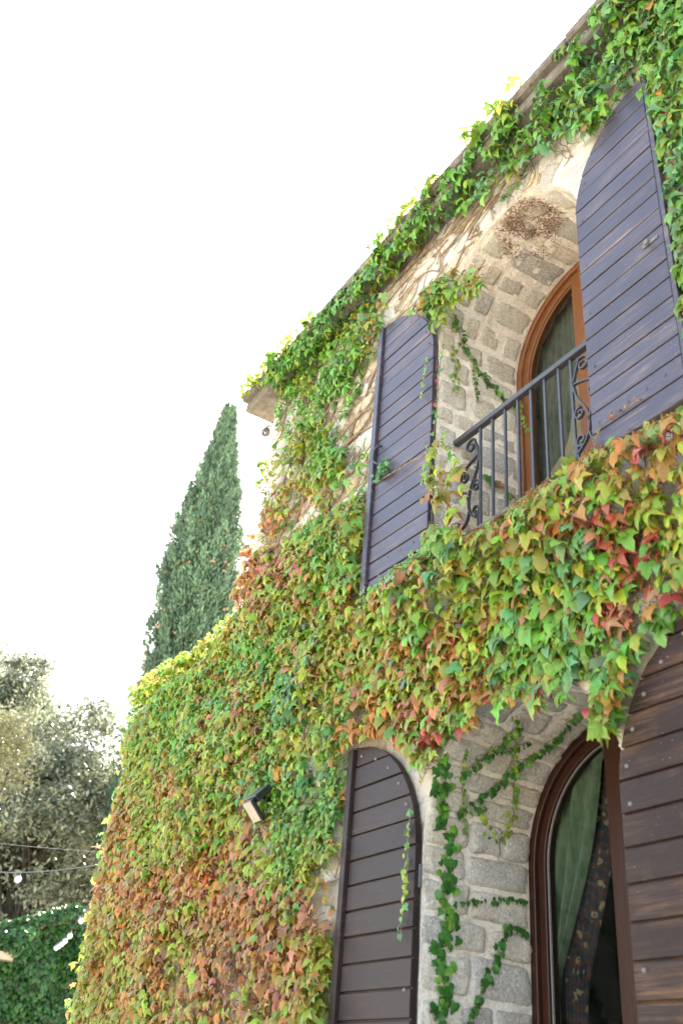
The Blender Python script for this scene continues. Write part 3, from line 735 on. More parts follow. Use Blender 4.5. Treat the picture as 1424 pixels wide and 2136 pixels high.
main = [(258, 1530), (297, 1470), (345, 1425), (420, 1375), (470, 1310), (478, 1255), (497, 1185), (540, 1140), (590, 1125), (640, 1075), (700, 1050), (775, 1030), (800, 1200), (880, 1165), (905, 1165),
        (960, 1122), (1010, 1100), (1100, 1034), (1165, 986), (1235, 940), (1330, 900), (1424, 848), (1600, 740), (1600, 1300), (1424, 1265), (1390, 1320), (1327, 1385), (1315, 1425), (1290, 1455), (1275, 1520),
        (1240, 1525), (1225, 1470), (1200, 1420), (1186, 1448), (1149, 1468), (1107, 1460), (1037, 1470), (991, 1450), (985, 1510), (940, 1520), (905, 1535), (890, 1620), (874, 1610), (850, 1560), (800, 1528), (735, 1534),
        (720, 1700), (712, 1850), (700, 2000), (690, 2140), (680, 2400), (92, 2400), (147, 2136), (204, 1830), (236, 1680), (258, 1600)]
eave = [(518, 790), (600, 690), (660, 635), (740, 560), (800, 500), (870, 410), (960, 320), (1010, 255), (1060, 170), (1130, 120), (1170, 50), (1240, 0), (1290, -60), (1650, -200), (1650, 700), (1424, 700), (1405, 560),
        (1385, 380), (1365, 280), (1345, 185), (1310, 215), (1260, 270), (1200, 270), (1150, 290), (1090, 330), (1050, 380), (980, 430), (900, 470), (860, 520), (820, 570), (770, 610), (700, 640), (640, 720), (570, 800)]
upl = [(570, 800), (700, 640), (810, 600), (800, 720), (785, 860), (775, 960), (770, 1040), (640, 1070), (590, 1110), (540, 1130), (550, 1000), (580, 900)]
cl1 = [(850, 660), (870, 610), (930, 560), (1000, 560), (1010, 590), (950, 620), (940, 650), (890, 690), (850, 690)]
cl2 = [(885, 930), (920, 905), (945, 950), (965, 990), (965, 1060), (940, 1070), (900, 1060), (880, 1040)]
cl3 = [(885, 1095), (960, 1100), (970, 1150), (880, 1180)]
SPARSE = [([(640, 1780), (735, 1690), (715, 1990), (640, 1900)], .22), ([(560, 1690), (640, 1690), (640, 1770), (560, 1770)], .5), ([(505, 1700), (560, 1700), (560, 1790), (515, 1790)], .35),
          ([(560, 1480), (735, 1460), (720, 1700), (620, 1740), (540, 1640)], .55), ([(430, 1960), (500, 1930), (500, 2130), (420, 2130)], .5), ([(1300, 1150), (1424, 1130), (1424, 1290), (1290, 1250)], .45),
          ([(640, 1560), (735, 1550), (735, 1640), (640, 1640)], .45), ([(725, 850), (790, 740), (775, 1030), (715, 1035)], .12), ([(555, 930), (605, 900), (595, 1000), (548, 1060)], .35),
          ([(590, 1040), (700, 1000), (705, 1050), (600, 1115)], .3), ([(780, 600), (850, 540), (870, 620), (800, 690)], .18), ([(1280, 20), (1180, 60), (1130, 150), (1180, 170), (1300, 60)], .35)]
BLD = [(-4.33, -3.67, 2.55, 4.70), (-2.45, -1.86, 2.53, 4.70), (-4.34, -3.67, -1.4, 1.68), (-2.45, -1.82, -1.4, 1.68)]
def in_leaf(x, z):       # behind or in one of the folded-back shutters
    r = np.zeros(len(x), bool)
    for i, (x0, x1, z0, z1) in enumerate(BLD):
        rad = x1-x0; zs_ = z1-rad; cx = x0 if i % 2 == 0 else x1
        inn = (x > x0) & (x < x1) & (z > z0) & (z < z1)
        r |= inn & ~((z > zs_) & ((x-cx)**2+(z-zs_)**2 > (rad+.01)**2))
    return r
def in_open(x, z, m_=.0):
    r = np.zeros(len(x), bool)
    for o in OPEN:
        r |= (np.abs(x-OXC) < ORAD-m_) & (z > o['zb']) & (z < o['zs'])
        r |= ((x-OXC)**2+(z-o['zs'])**2 < (ORAD-m_)**2) & (z >= o['zs'])
    return r
def coverage(px, py, x, z):
    d = np.zeros(len(px)); hole = vnoise(x*3.2, z*3.2, 21); fine = vnoise(x*8, z*8, 22)
    m0 = inpoly(px, py, main); d = np.where(m0, np.clip(1.12-.55*(hole < .32)-.3*(fine < .25), 0, 1), d)
    e = inpoly(px, py, eave); d = np.where(e, np.maximum(d, np.where(px > 1335, .9, np.clip((.55*hole+.45*fine-.26)*2.6, .02, .66))), d)
    u = inpoly(px, py, upl); d = np.where(u, np.maximum(d, np.clip((.6*hole+.4*fine-.27)*2.6, .03, .72)), d)
    for c_, k_ in ((cl1, .6), (cl2, .42), (cl3, .6)): d = np.where(inpoly(px, py, c_), np.maximum(d, k_), d)
    for p, f in SPARSE: d = np.where(inpoly(px, py, p), d*f, d)
    return d
vine = empty('climbing_vine', (-5.2, -.12, GZ))
tag(vine, 'climbing vine turning from green to orange and red, spreading over the stone house front', 'vine')
NC = 86000
x = rng.uniform(-8.75, -.9, NC); z = rng.uniform(-.15, 5.75, NC)
bulge = vnoise(x*2.3, z*2.3, 31)
yo = .03+(.04+.14*bulge)*rng.random(NC)**.8
band = np.exp(-((z-2.38)/.28)**2)*(x > -3.85); yo += band*(.04+.12*rng.random(NC))
px_, dep = proj(np.column_stack([x, -yo, z])); px, py = px_[:, 0], px_[:, 1]
dn = coverage(px, py, x, z)*np.interp(x, [-5.5, -3.6], [1., .78])
keep = rng.random(NC) < dn
keep &= ~in_leaf(x, z)
keep &= ~(in_open(x, z, -.01) & (yo < .05))
keep &= ~((x < XC) & (z > ZWG+.16)) & ~(x < XW-.02) & (z < ZT+.12)
x, z, yo, px, py = x[keep], z[keep], yo[keep], px[keep], py[keep]
n = len(x)
P = np.column_stack([x, -yo, z])
T = np.column_stack([.33*rng.standard_normal(n), -.32+.30*rng.standard_normal(n), -1+.25*rng.standard_normal(n)])
Nn = np.column_stack([.50*rng.standard_normal(n), np.full(n, -1.), .45+.42*rng.standard_normal(n)])
S = np.clip(rng.normal(.048, .016, n), .018, .09)*np.interp(P[:, 0], [-5.5, -3.6], [1., 1.22])
S *= np.where((px > 1050) & (py > 1080) & (py < 1560), 1.10, 1.)
C, CE = pigments(px, py, rng)
# leaves that climb over the wing top, round the corner and onto the cornice
def extra(P2, lo_, hi_, pal, up_=0.):
    global P, T, Nn, S, C, CE, px, py
    m_ = len(P2); q, _ = proj(P2); px = np.append(px, q[:, 0]); py = np.append(py, q[:, 1])
    P = np.vstack([P, P2])
    T = np.vstack([T, np.column_stack([.6*rng.standard_normal(m_)-.2, -.5+.5*rng.standard_normal(m_), -.7+.5*rng.standard_normal(m_)])])
    Nn = np.vstack([Nn, np.column_stack([-.3+.5*rng.standard_normal(m_), -.7+.4*rng.standard_normal(m_), .5+up_+.4*rng.standard_normal(m_)])])
    S = np.append(S, rng.uniform(lo_, hi_, m_)); a = np.array([PAL[pal[i]][0] for i in rng.integers(0, len(pal), m_)])
    b = a*rng.uniform(.8, 1.25, (m_, 1)); C = np.vstack([C, b]); CE = np.vstack([CE, b*1.1])
NE = 7000; xe = rng.uniform(XC-.32, -.9, NE); ye = -.16-.07*rng.random(NE); zeb = ZT-.16+.26*rng.random(NE)
qe, _ = proj(np.column_stack([xe, ye, zeb])); ke = rng.random(NE) < coverage(qe[:, 0], qe[:, 1], xe, zeb)*.20
ee = np.column_stack([xe, ye, zeb])[ke]
extra(ee, .05, .08, 'GGGBGY')
T[-len(ee):] = np.column_stack([.42*rng.standard_normal(len(ee)), -.25+.25*rng.standard_normal(len(ee)), -1+.25*rng.standard_normal(len(ee))])
Nn[-len(ee):, 1] -= .5
for m_, (a, b), (c_, d_), (e, f) in ((700, (-3.75, -2.40), (-.16, -.02), (2.44, 2.66)), (350, (-2.50, -1.4), (-.16, -.065), (2.36, 2.56))):
    P2 = np.column_stack([rng.uniform(a, b, m_), rng.uniform(c_, d_, m_), rng.uniform(e, f, m_)]); q2, _ = proj(P2)
    P2 = P2[inpoly(q2[:, 0], q2[:, 1], main) & (rng.random(m_) < .8)]; extra(P2, .04, .07, 'OPoGyYoG')
m_ = 1400; xx = rng.uniform(XW-.05, XC-.02, m_)
extra(np.column_stack([xx, rng.uniform(-.10, .38, m_), ZWG+.07+rng.random(m_)*(.10+.08*vnoise(xx*3, xx*0, 41))]), .045, .08, 'YYyGLo', .3)
m_ = 170; extra(np.column_stack([XW-.01-.06*rng.random(m_), rng.uniform(-.08, .12, m_), rng.uniform(-.2, ZWG+.08, m_)]), .045, .08, 'YoOYG')
m_ = 170; extra(np.column_stack([XC-.02-.09*rng.random(m_), rng.uniform(-.06, .22, m_), ZWG+.05+.95*rng.random(m_)**1.6]), .05, .09, 'ROPOLb')
m_ = 26; extra(np.column_stack([XC-.02-.06*rng.random(m_), rng.uniform(-.06, .1, m_), rng.uniform(4.35, 4.65, m_)]), .05, .085, 'LYGY')
xx = rng.uniform(XC-.3, -1.2, 260); xx = xx[vnoise(xx*2.1, xx*0, 44) > .5]; m_ = len(xx)
extra(np.column_stack([xx, -.20-.06*rng.random(m_), ZT+.06+.13*rng.random(m_)]), .05, .09, 'GGYLY', .2)
# the largest leaves in view become parts of their own; the rest are one mass
q, dep = proj(P); scr = S/dep*(rng.random(len(S))*.3+.85)
vis = (q[:, 0] > 10) & (q[:, 0] < PW-10) & (q[:, 1] > 10) & (q[:, 1] < PH-10)
yb = -P[:, 1]; scr = np.where(vis, scr*(1+2.2*np.clip(yb, 0, .25)), 0)
big = np.argsort(-scr)[:300]; rest = np.setdiff1d(np.arange(len(S)), big)
V, Fc, Cc = leaf_arrays(P[rest], T[rest], Nn[rest], S[rest], C[rest], CE[rest], 'lobed', rng)
tag(fast_mesh('foliage', V, Fc, Cc, M['leaf'], vine), kind='stuff')
for i in big:
    j = [i]; V, Fc, Cc = leaf_arrays(P[j], T[j], Nn[j], S[j], C[j], CE[j], 'lobed', rng)
    fast_mesh('leaf', V, Fc, Cc, M['leaf'], vine, origin=P[i])
# leaf stalks of the nearer leaves
mbs = MB()
near = np.argsort(-scr)[:2600]
for i in near:
    t_ = T[i]/np.linalg.norm(T[i]); l = S[i]*random.uniform(.5, .9)
    e = P[i]+np.array([random.uniform(-.5, .5)*l, .6*l, .75*l]); mbs.tube([P[i]+t_*.01, (P[i]+e)/2+np.array([0, -.012, .01]), e], .0022, 3, False)
tag(mbs.build('leaf_stalks', M['root'], vine), kind='stuff')
# second foliage: small-leaved shoots woven through the lower part
NS = 16000; x = rng.uniform(-6.6, -4.2, NS); z = rng.uniform(.8, 3.1, NS); yo = .05+.09*rng.random(NS)
q, _ = proj(np.column_stack([x, -yo, z])); st = vnoise(x*14+.6*vnoise(x*0, z*3, 51), z*1.1, 52)
sm = inpoly(q[:, 0], q[:, 1], [(540, 1480), (735, 1400), (735, 1560), (722, 1700), (690, 1800), (620, 1770), (600, 1960), (585, 1960), (560, 1700), (525, 1640)]) & (st > .52)
sm |= inpoly(q[:, 0], q[:, 1], [(855, 1270), (890, 1260), (890, 1440), (860, 1440)]) & (st > .3)
for a, b, c_, d_ in BLD: sm &= ~((x > a) & (x < b) & (z > c_) & (z < d_))
sm &= rng.random(NS) < .8
x, z, yo = x[sm], z[sm], yo[sm]; n = len(x)
V, Fc, Cc = leaf_arrays(np.column_stack([x, -yo, z]), np.column_stack([.5*rng.standard_normal(n), -.2+.3*rng.standard_normal(n), -1+.3*rng.standard_normal(n)]),
    np.column_stack([.4*rng.standard_normal(n), -np.ones(n), .4+.4*rng.standard_normal(n)]), rng.uniform(.018, .036, n),
    *[np.array([.135, .27, .045])*rng.uniform(.7, 1.4, (n, 1))*(1+.12*rng.standard_normal((n, 3)))]*2, 'ivy', rng)
tag(fast_mesh('small_foliage', V, Fc, Cc, M['leaf'], vine), kind='stuff')
# stems: woody runners over the bare stone
def free(x, z):
    a = np.array([x]); b = np.array([z])
    if in_open(a, b, -.02)[0]: return False
    for x0, x1, z0, z1 in BLD:
        if x0 < x < x1 and z0 < z < z1: return False
    return XC+.03 < x < 0 and z < ZT-.02 or (x <= XC and x > XW and z < ZWG)
def runner(x, z, ang, step, nst, wob, r0, nm=None, mbx=None, y=-.012):
    pts = []; rr = []
    for i in range(nst):
        if not free(x, z): break
        pts.append((x, y-.012*vnoise(x*9, z*9, 61), z)); rr.append(r0*(1-.5*i/nst))
        ang += random.uniform(-wob, wob); x += step*math.cos(ang); z += step*math.sin(ang)
    if len(pts) > 4:
        if mbx: mbx.tube(pts, rr, 4, False)
        else: MB().tube(pts, rr, 6).build(nm, M['bark'], vine, True)
for i in range(8): runner(random.uniform(-4.4, -3.2), random.uniform(4.80, 5.15), random.uniform(-.15, .22), .06, 44, .26, random.uniform(.005, .011), 'stem')
for i in range(22): runner(random.uniform(-6.0, -4.4), random.uniform(2.9, 4.8), random.choice([.5, .9, 1.3, .3, .1]), .06, 36, .28, random.uniform(.005, .014), 'stem')
for i in range(8): runner(random.uniform(-8.2, -4.5), random.uniform(-.1, 1.2), random.uniform(1.2, 1.9), .08, 30, .2, random.uniform(.007, .014), 'stem')
for a in np.linspace(.2, 1.6, 8):      # runners following the arch
    r_ = ORAD+random.uniform(.05, .3); runner(OXC-r_*math.cos(a), up['zs']+r_*math.sin(a), math.pi/2-a+random.uniform(-.1, .3), .05, 26, .12, random.uniform(.004, .009), 'stem')
mbt = MB()
for i in range(720): runner(random.uniform(-6.05, -2.0), random.uniform(2.7, 5.18), random.uniform(-.5, 1.6), .03, random.randint(10, 34), .55, random.uniform(.0018, .0038), mbx=mbt, y=-.008)
for i in range(420): runner(random.uniform(-8.1, -4.4), random.uniform(-.1, 2.8), random.uniform(0, 3.1), .04, random.randint(8, 24), .5, random.uniform(.0025, .006), mbx=mbt, y=-.012)
tag(mbt.build('twigs', M['bark'], vine), kind='stuff')
# mat of dead holdfast roots under the crown of the arch
def on_reveal(p, o, r=ORAD-.012):
    d = ray(p); ox, oz = CAM[0]-OXC, CAM[2]-o['zs']
    a = d[0]**2+d[2]**2; b = 2*(ox*d[0]+oz*d[2]); c_ = ox*ox+oz*oz-r*r; D = b*b-4*a*c_
    if D > 0:
        t = (-b+math.sqrt(D))/(2*a); q = CAM+d*t
        if q[2] >= o['zs']: return q, norm(np.array([OXC-q[0], 0, o['zs']-q[2]]))
    q = xpl(p, OXC-r); return q, np.array([1., 0, 0])
mbr = MB()
for i in range(600):
    a = random.uniform(0, 2*math.pi); rr = abs(random.gauss(.86, .16)); 
    p = (1106+66*rr*math.cos(a)*(1.05 if math.cos(a) < 0 else .85), 492+50*rr*math.sin(a))
    if rr > 1.25 or (a < 1.0 and random.random() < .3): continue
    q_, nn = on_reveal(p, up, ORAD-.004)
    if q_[1] < .012 or q_[1] > .6: continue
    l = random.uniform(.008, .028); an = random.uniform(0, 6.28); tx = np.array([-nn[2], 0, nn[0]]); d = math.cos(an)*tx+math.sin(an)*np.array([0, 1., 0])
    mbr.tube([q_-nn*.002, q_+d*l*.5+nn*.006*random.random(), q_+d*l+nn*.002], [.0017, .0014, .0006], 3, False)
tag(mbr.build('root_mat', M['root'], vine), kind='stuff')

# ------------------------------------------------------------------ separate ivy strands
def resample(pts, step):
    pts = [np.asarray(p, float) for p in pts]; out = [pts[0]]; acc = 0
    for a, b in zip(pts[:-1], pts[1:]):
        n_ = max(1, int(round(np.linalg.norm(b-a)/step)))
        for k in range(1, n_+1): out.append(a+(b-a)*k/n_)
    return out
def strand(pxs, surf, label, size, step, pal='g', jit=.012, group=None, dense=1, name='ivy_strand', stemr=.0022, hang=True):
    pts = []; nrm = []
    Q = [surf(p) for p in resample([np.array(p, float) for p in pxs], 9)]
    root = empty(name, Q[0][0]); tag(root, label, 'ivy', group or 'ivy strands on the stone and shutters')
    st = [q+nn*.004+np.array([random.gauss(0, .003), 0, random.gauss(0, .003)]) for q, nn in Q]
    MB().tube(st, stemr, 5).build('stem', M['bark'], root, True)
    L = [0]
    for a, b in zip(Q[:-1], Q[1:]): L.append(L[-1]+np.linalg.norm(b[0]-a[0]))
    s = 0
    while s < L[-1]:
        for k in range(dense):
            i = min(np.searchsorted(L, s), len(Q)-1); q_, nn = Q[i]
            i2 = min(i+1, len(Q)-1); d = Q[i2][0]-Q[max(i2-2, 0)][0]; d = d/(np.linalg.norm(d)+1e-9); sd_ = np.cross(nn, d)
            p = q_+sd_*random.gauss(0, jit)+nn*(.010+.012*random.random())+d*random.gauss(0, .006)
            tt = np.array([random.gauss(0, .35), random.gauss(0, .25), -1.0]) if hang else np.array([random.gauss(0, 1), random.gauss(0, 1), random.gauss(0, 1)])
            tt = tt+sd_*random.gauss(0, .5); n_ = nn+np.array([random.gauss(0, .3), random.gauss(0, .3), random.gauss(.2, .3)])
            c = np.array(PAL[pal[int(random.random()*len(pal))]][0])*random.uniform(.7, 1.3)
            sz = size*random.uniform(.7, 1.25)
            V, Fc, Cc = leaf_arrays(np.array([p]), np.array([tt]), np.array([n_]), np.array([sz]), np.array([c]), np.array([c*1.15]), 'ivy', rng)
            fast_mesh('leaf', V, Fc, Cc, M['leaf'], root, origin=p)
        s += step*random.uniform(.7, 1.3)
    return root
rl = lambda p: on_reveal(p, lo); ru = lambda p: on_reveal(p, up)
wl = lambda y: (lambda p: (wall(p, y), np.array([0, -1., 0])))
strand([(925, 1575), (912, 1680), (935, 1760), (922, 1850), (938, 1930), (915, 2010), (928, 2080), (915, 2150)], rl, 'dark green ivy column climbing the stone jamb beside the brown shutter', .046, .028, 'gGg', .028, dense=3)
strand([(945, 1625), (1000, 1585), (1055, 1540), (1085, 1500)], rl, 'short green ivy strand rising to the vine above the ground floor window arch', .034, .019, 'Gg')
strand([(955, 1695), (1005, 1660), (1055, 1615), (1110, 1572), (1165, 1530), (1210, 1480)], rl, 'long green ivy strand slanting across the stone arch of the ground floor window', .036, .017, 'gG', .010)
strand([(1076, 1490), (1072, 1560), (1070, 1640), (1068, 1700), (1045, 1752), (1012, 1745), (1005, 1690)], rl, 'thin ivy strand hanging down the arch stones and hooking upward at its end', .028, .021, 'GY')
strand([(990, 1578), (1050, 1562), (1108, 1546)], rl, 'short ivy strand lying across the arch between two slanting strands', .026, .018, 'g')
strand([(945, 1886), (1000, 1879), (1092, 1876)], rl, 'level ivy strand along one mortar joint beside the ground floor window', .024, .012, 'g', .006)
strand([(1090, 1945), (1052, 1932), (1032, 2000), (1005, 2060), (978, 2125), (970, 2160)], rl, 'dark green ivy strand bending down over the lowest jamb stones', .036, .018, 'g', .009)
strand([(965, 1560), (963, 1640), (968, 1740)], rl, 'pale small ivy strand dangling past the slanting strands', .018, .014, 'YG', .008)
strand([(950, 655), (962, 715), (990, 760), (1012, 792), (1042, 822), (1072, 852)], ru, 'dark green ivy strand crossing the stone reveal above the railing', .040, .017, 'gGg', .014)
strand([(945, 725), (950, 770), (945, 815)], ru, 'pale ivy tuft on the stone beside the balcony door shutter', .028, .017, 'GYB', .016)
strand([(985, 765), (990, 800), (994, 840)], ru, 'small ivy strand drooping from the dark strand above the railing', .026, .020, 'gG', .008)
strand([(990, 980), (1030, 1005), (1062, 1030), (1082, 1045)], ru, 'ivy strand on the reveal behind the railing bars', .042, .026, 'gGP', .016)
strand([(1086, 840), (1090, 865), (1100, 900)], wl(REV-.012), 'tiny ivy strand hanging over the orange door frame', .024, .022, 'G', .008)
strand([(857, 1690), (850, 1760), (851, 1820), (843, 1900), (837, 1950)], wl(-.062), 'thin pale ivy strand hanging down the brown shutter planks', .030, .024, 'GBY', .007)
strand([(1238, 948), (1252, 895), (1285, 862), (1320, 842), (1350, 828)], wl(-.058), 'withered red brown creeper strand clinging to the violet shutter', .017, .026, 'bRO', .004, hang=False)
strand([(893, 745), (885, 790), (880, 828)], wl(-.066), 'little pale ivy strand dangling near the curved shutter top', .022, .022, 'GYB', .010)
strand([(892, 946), (850, 968), (815, 990), (795, 1000)], wl(-.075), 'bare brown runner crossing the folded violet shutter', .016, .11, 'YP', .006, stemr=.004)
strand([(810, 955), (800, 975), (792, 1000), (800, 985)], wl(-.085), 'grey green ivy tuft hanging in front of the folded violet shutter', .030, .007, 'BgB', .026, dense=2, hang=False)
strand([(890, 1148), (860, 1168), (830, 1190), (800, 1215), (775, 1240)], wl(-.075), 'small leaved ivy fringe trailing over the foot of the folded violet shutter', .030, .009, 'BgGY', .020, dense=2)
strand([(1100, 350), (1080, 380), (1060, 405), (1048, 415)], wl(-.02), 'small green ivy strand on the bare white stone above the arch', .030, .020, 'gGG', .008)
strand([(925, 720), (915, 790), (912, 850), (905, 905)], wl(-.03), 'thin ivy strand with reddish leaves hanging in the gap behind the shutter', .026, .035, 'gGR', .012)

# ------------------------------------------------------------------ bare field stones of the front wall
def face_stone(cx, cz, w_, h_):
    k = 9; v = []; f = []; sd_ = random.random()*50
    ring = []
    for i in range(k):
        a = 2*math.pi*i/k; c_, s_ = math.cos(a), math.sin(a)
        rr = 1/max(abs(c_), abs(s_))**.75*(.86+.22*random.random()); ring.append((cx+w_/2*rr*c_, cz+h_/2*rr*s_))
    pr = random.uniform(.007, .022)
    for sc_, y in ((1., .004), (.93, -pr*.55), (.70, -pr)):
        for a, b in ring: v.append((cx+(a-cx)*sc_, y-(.004*random.random() if sc_ < 1 else 0), cz+(b-cz)*sc_))
    v.append((cx, -pr-.002, cz))
    for l in range(2):
        for i in range(k): f.append((l*k+i, l*k+(i+1) % k, (l+1)*k+(i+1) % k, (l+1)*k+i))
    for i in range(k): f.append((2*k+i, 2*k+(i+1) % k, 3*k))
    obj('stone', v, f, M['facestone'], hwall, True, (cx, 0, cz))
cand = []
for (x0, x1, z0, z1) in ((XC+.05, -1.9, 2.75, ZT-.09), (-5.5, -4.42, .2, 1.7), (-8.2, -5.6, .1, 1.0), (-3.75, -2.2, 1.72, 2.1)):
    zz_ = z0
    while zz_ < z1-.05:
        hh = random.uniform(.09, .17); xx_ = x0+random.uniform(0, .1)
        while xx_ < x1-.06:
            ww = random.uniform(.12, .34); c0 = (xx_+ww/2, zz_+hh/2)
            ok_ = True
            for dx in (-.5, 0, .5):
                for dz in (-.55, .55):
                    a = np.array([c0[0]+dx*ww*1.06]); b = np.array([c0[1]+dz*hh])
                    if in_open(a, b, -.02)[0]: ok_ = False
                    for q0, q1, q2, q3 in BLD:
                        if q0-.0 < a[0] < q1-.0 and q2 < b[0] < q3: ok_ = ok_ and (q0 > c0[0]+ww/2 or q1 < c0[0]-ww/2)
            if c0[0]-ww*.55 < XC+.01 or c0[1]+hh*.6 > ZT-.07: ok_ = False
            if ok_:
                pq, _ = proj(np.array([[c0[0], 0, c0[1]]])); dd = coverage(pq[:, 0], pq[:, 1], np.array([c0[0]]), np.array([c0[1]]))[0]
                if -40 < pq[0, 0] < PW+60 and -40 < pq[0, 1] < PH+60: cand.append((dd, c0, ww, hh))
            xx_ += ww+random.uniform(.012, .03)
        zz_ += hh+random.uniform(.012, .028)
cand.sort(key=lambda t: t[0])
for dd, c0, ww, hh in cand[:280]: face_stone(c0[0], c0[1], ww, hh)
# ring of arch stones on the face round the balcony door
for i in range(15):
    a0 = math.pi*(i+.06)/15; a1 = math.pi*(i+.94)/15; r0, r1 = ORAD+.015, ORAD+random.uniform(.15, .22); v = []; f = []
    am = (a0+a1)/2
    xm = OXC-(r0+r1)/2*math.cos(am)
    if xm < -3.60 or xm > -2.62: continue
    for (sc_, y) in ((0, .004), (.014, -.011-.005*random.random())):
        for k in range(4): a = a0+sc_*1.2+(a1-a0-2.4*sc_)*k/3; v.append((OXC-(r0+sc_)*math.cos(a), y, up['zs']+(r0+sc_)*math.sin(a)))
        for k in range(3, -1, -1): a = a0+sc_*1.2+(a1-a0-2.4*sc_)*k/3; v.append((OXC-(r1-sc_)*math.cos(a), y, up['zs']+(r1-sc_)*math.sin(a)))
    f = [tuple(range(8, 16))]+[(k, (k+1) % 8, 8+(k+1) % 8, 8+k) for k in range(8)]
    obj('arch_stone', v, f, M['facestone'], hwall, False, np.mean(v, 0))

# ------------------------------------------------------------------ security camera at the corner
cc = np.array([XC-.13, .03, 4.99])
scam = empty('security_camera', (XC-.002, .06, 5.02)); tag(scam, 'white dome security camera on the house corner below the eaves', 'camera')
MB().tube([(XC-.003, .06, 5.03), (XC-.03, .06, 5.03)], .05, 14).build('wall_plate', M['whitep'], scam)
MB().tube([(XC-.03, .06, 5.03), (XC-.07, .05, 5.02), cc+np.array([.03, .01, .02])], [.022, .022, .03], 10).build('arm', M['whitep'], scam, True)
dl = norm(np.array([.30, -.75, -.55]))
def ball(c, r, n=12, m_=8, sq=(1, 1, 1)):
    v = [np.array(c)+np.array(sq)*r*np.array([math.sin(math.pi*i/m_)*math.cos(2*math.pi*j/n), math.sin(math.pi*i/m_)*math.sin(2*math.pi*j/n), math.cos(math.pi*i/m_)]) for i in range(m_+1) for j in range(n)]
    f = [(i*n+j, (i+1)*n+j, (i+1)*n+(j+1) % n, i*n+(j+1) % n) for i in range(m_) for j in range(n)]
    return v, f
v, f = ball(cc, .066); obj('housing', v, f, M['whitep'], scam, True)
MB().tube([cc+dl*.03, cc+dl*.069], [.046, .040], 14).build('lens', M['lens'], scam)
MB().tube([cc+dl*.060, cc+dl*.073], [.014, .012], 12).build('lens_ring', M['whitep'], scam)
tag(MB().tube([(XC-.04, .03, 5.06), (XC-.05, -.03, 4.98), (XC-.10, -.05, 4.88), (XC-.11, -.04, 4.78), (XC-.05, -.02, 4.70), (XC+.02, -.01, 4.66)], .006, 6).build('cable', M['blackp'], scam, True))
# ------------------------------------------------------------------ floodlight in the vine
fp = wall((528, 1672), -.20)
fl = empty('floodlight', (fp[0], 0, fp[2])); tag(fl, 'black wall floodlight with a cream panel poking out of the vine', 'floodlight')
def oriented(c, X, Y, Z, a, b, e=.004):
    m_ = MB().bbox(a, b, e); return [np.array(c)+X*q[0]+Y*q[1]+Z*q[2] for q in m_.v], m_.f
MB().tube([(fp[0], -.004, fp[2]+.03), (fp[0], -.13, fp[2]+.03)], .018, 8).build('bracket', M['blackp'], fl)
ct, st_ = math.cos(-.75), math.sin(-.75)
X_, Y_, Z_ = np.array([1., 0, 0]), np.array([0, ct, st_]), np.array([0, -st_, ct])
v, f = oriented((fp[0], -.17, fp[2]+.045), X_, Y_, Z_, (-.065, -.022, -.055), (.065, .022, .065)); obj('hood', v, f, M['blackp'], fl)
ct, st_ = math.cos(.75), math.sin(.75); Y2, Z2 = np.array([0, ct, st_]), np.array([0, -st_, ct])
v, f = oriented((fp[0]-.005, -.19, fp[2]-.045), X_, Y2, Z2, (-.055, -.012, -.075), (.055, .012, .060)); hd = obj('lamp_head', v, f, M['blackp'], fl)
v, f = oriented((fp[0]-.005, -.19, fp[2]-.045), X_, Y2, Z2, (-.048, -.018, -.069), (.048, -.0125, .054), .002); obj('diffuser', v, f, M['cream'], hd)
# black pipe low on the wing wall
pa, pb = wall((306, 2015), -.10), wall((288, 2180), -.10)
tag(MB().tube([pa+np.array([0, .09, .08]), pa, (pa+pb)/2, pb, pb+np.array([0, 0, -.3])], .016, 8).build('drain_pipe', M['blackp'], None, True), 'thin black pipe running down the wing wall between orange leaves', 'pipe')

# ------------------------------------------------------------------ ivy-clad outbuilding
h0 = far((150, 1905), 16.5); hx_, hy_, hz_ = h0[0], h0[1], h0[2]-.12
hut = empty('outbuilding', (hx_, hy_, GZ)); tag(hut, 'low gabled outbuilding wrapped in dark green ivy beyond the house wing', 'outbuilding')
ze = hz_-.95; hw = 2.3; dpt = 5.
v = [(hx_, hy_-hw, GZ), (hx_, hy_+hw, GZ), (hx_, hy_+hw, ze), (hx_, hy_, hz_), (hx_, hy_-hw, ze)]
v += [(a-dpt, b, c) for a, b, c in v]
obj('wall', v, [(0, 1, 2, 3, 4), (9, 8, 7, 6, 5), (0, 4, 9, 5), (1, 6, 7, 2)], M['rubble'], hut)
mb = MB()
for s_ in (-1, 1):
    a = np.array([hx_+.12, hy_, hz_+.0]); b = np.array([hx_+.12, hy_+s_*(hw+.25), ze-.10]); u_ = np.array([0, 0, .09]); bk = np.array([-dpt-.2, 0, 0])
    mb.add([a, b, b+u_, a+u_, a+bk, b+bk, b+u_+bk, a+u_+bk], [(0, 1, 2, 3), (4, 7, 6, 5), (0, 4, 5, 1), (3, 2, 6, 7), (1, 5, 6, 2), (0, 3, 7, 4)])
    d = norm(b-a); mb2 = MB()
    mb2.add([a+np.array([.003, 0, -.10]), b+np.array([.003, 0, -.10]), b+np.array([.003, 0, .05]), a+np.array([.003, 0, .05]), a+np.array([.03, 0, -.10]), b+np.array([.03, 0, -.10]), b+np.array([.03, 0, .05]), a+np.array([.03, 0, .05])],
            [(0, 3, 2, 1), (4, 5, 6, 7), (0, 1, 5, 4), (3, 7, 6, 2), (1, 2, 6, 5), (0, 4, 7, 3)]); (mb2.build('verge_board', M['board'], hut) if s_ > 0 else None)
mb.build('roof', M['tile'], hut)
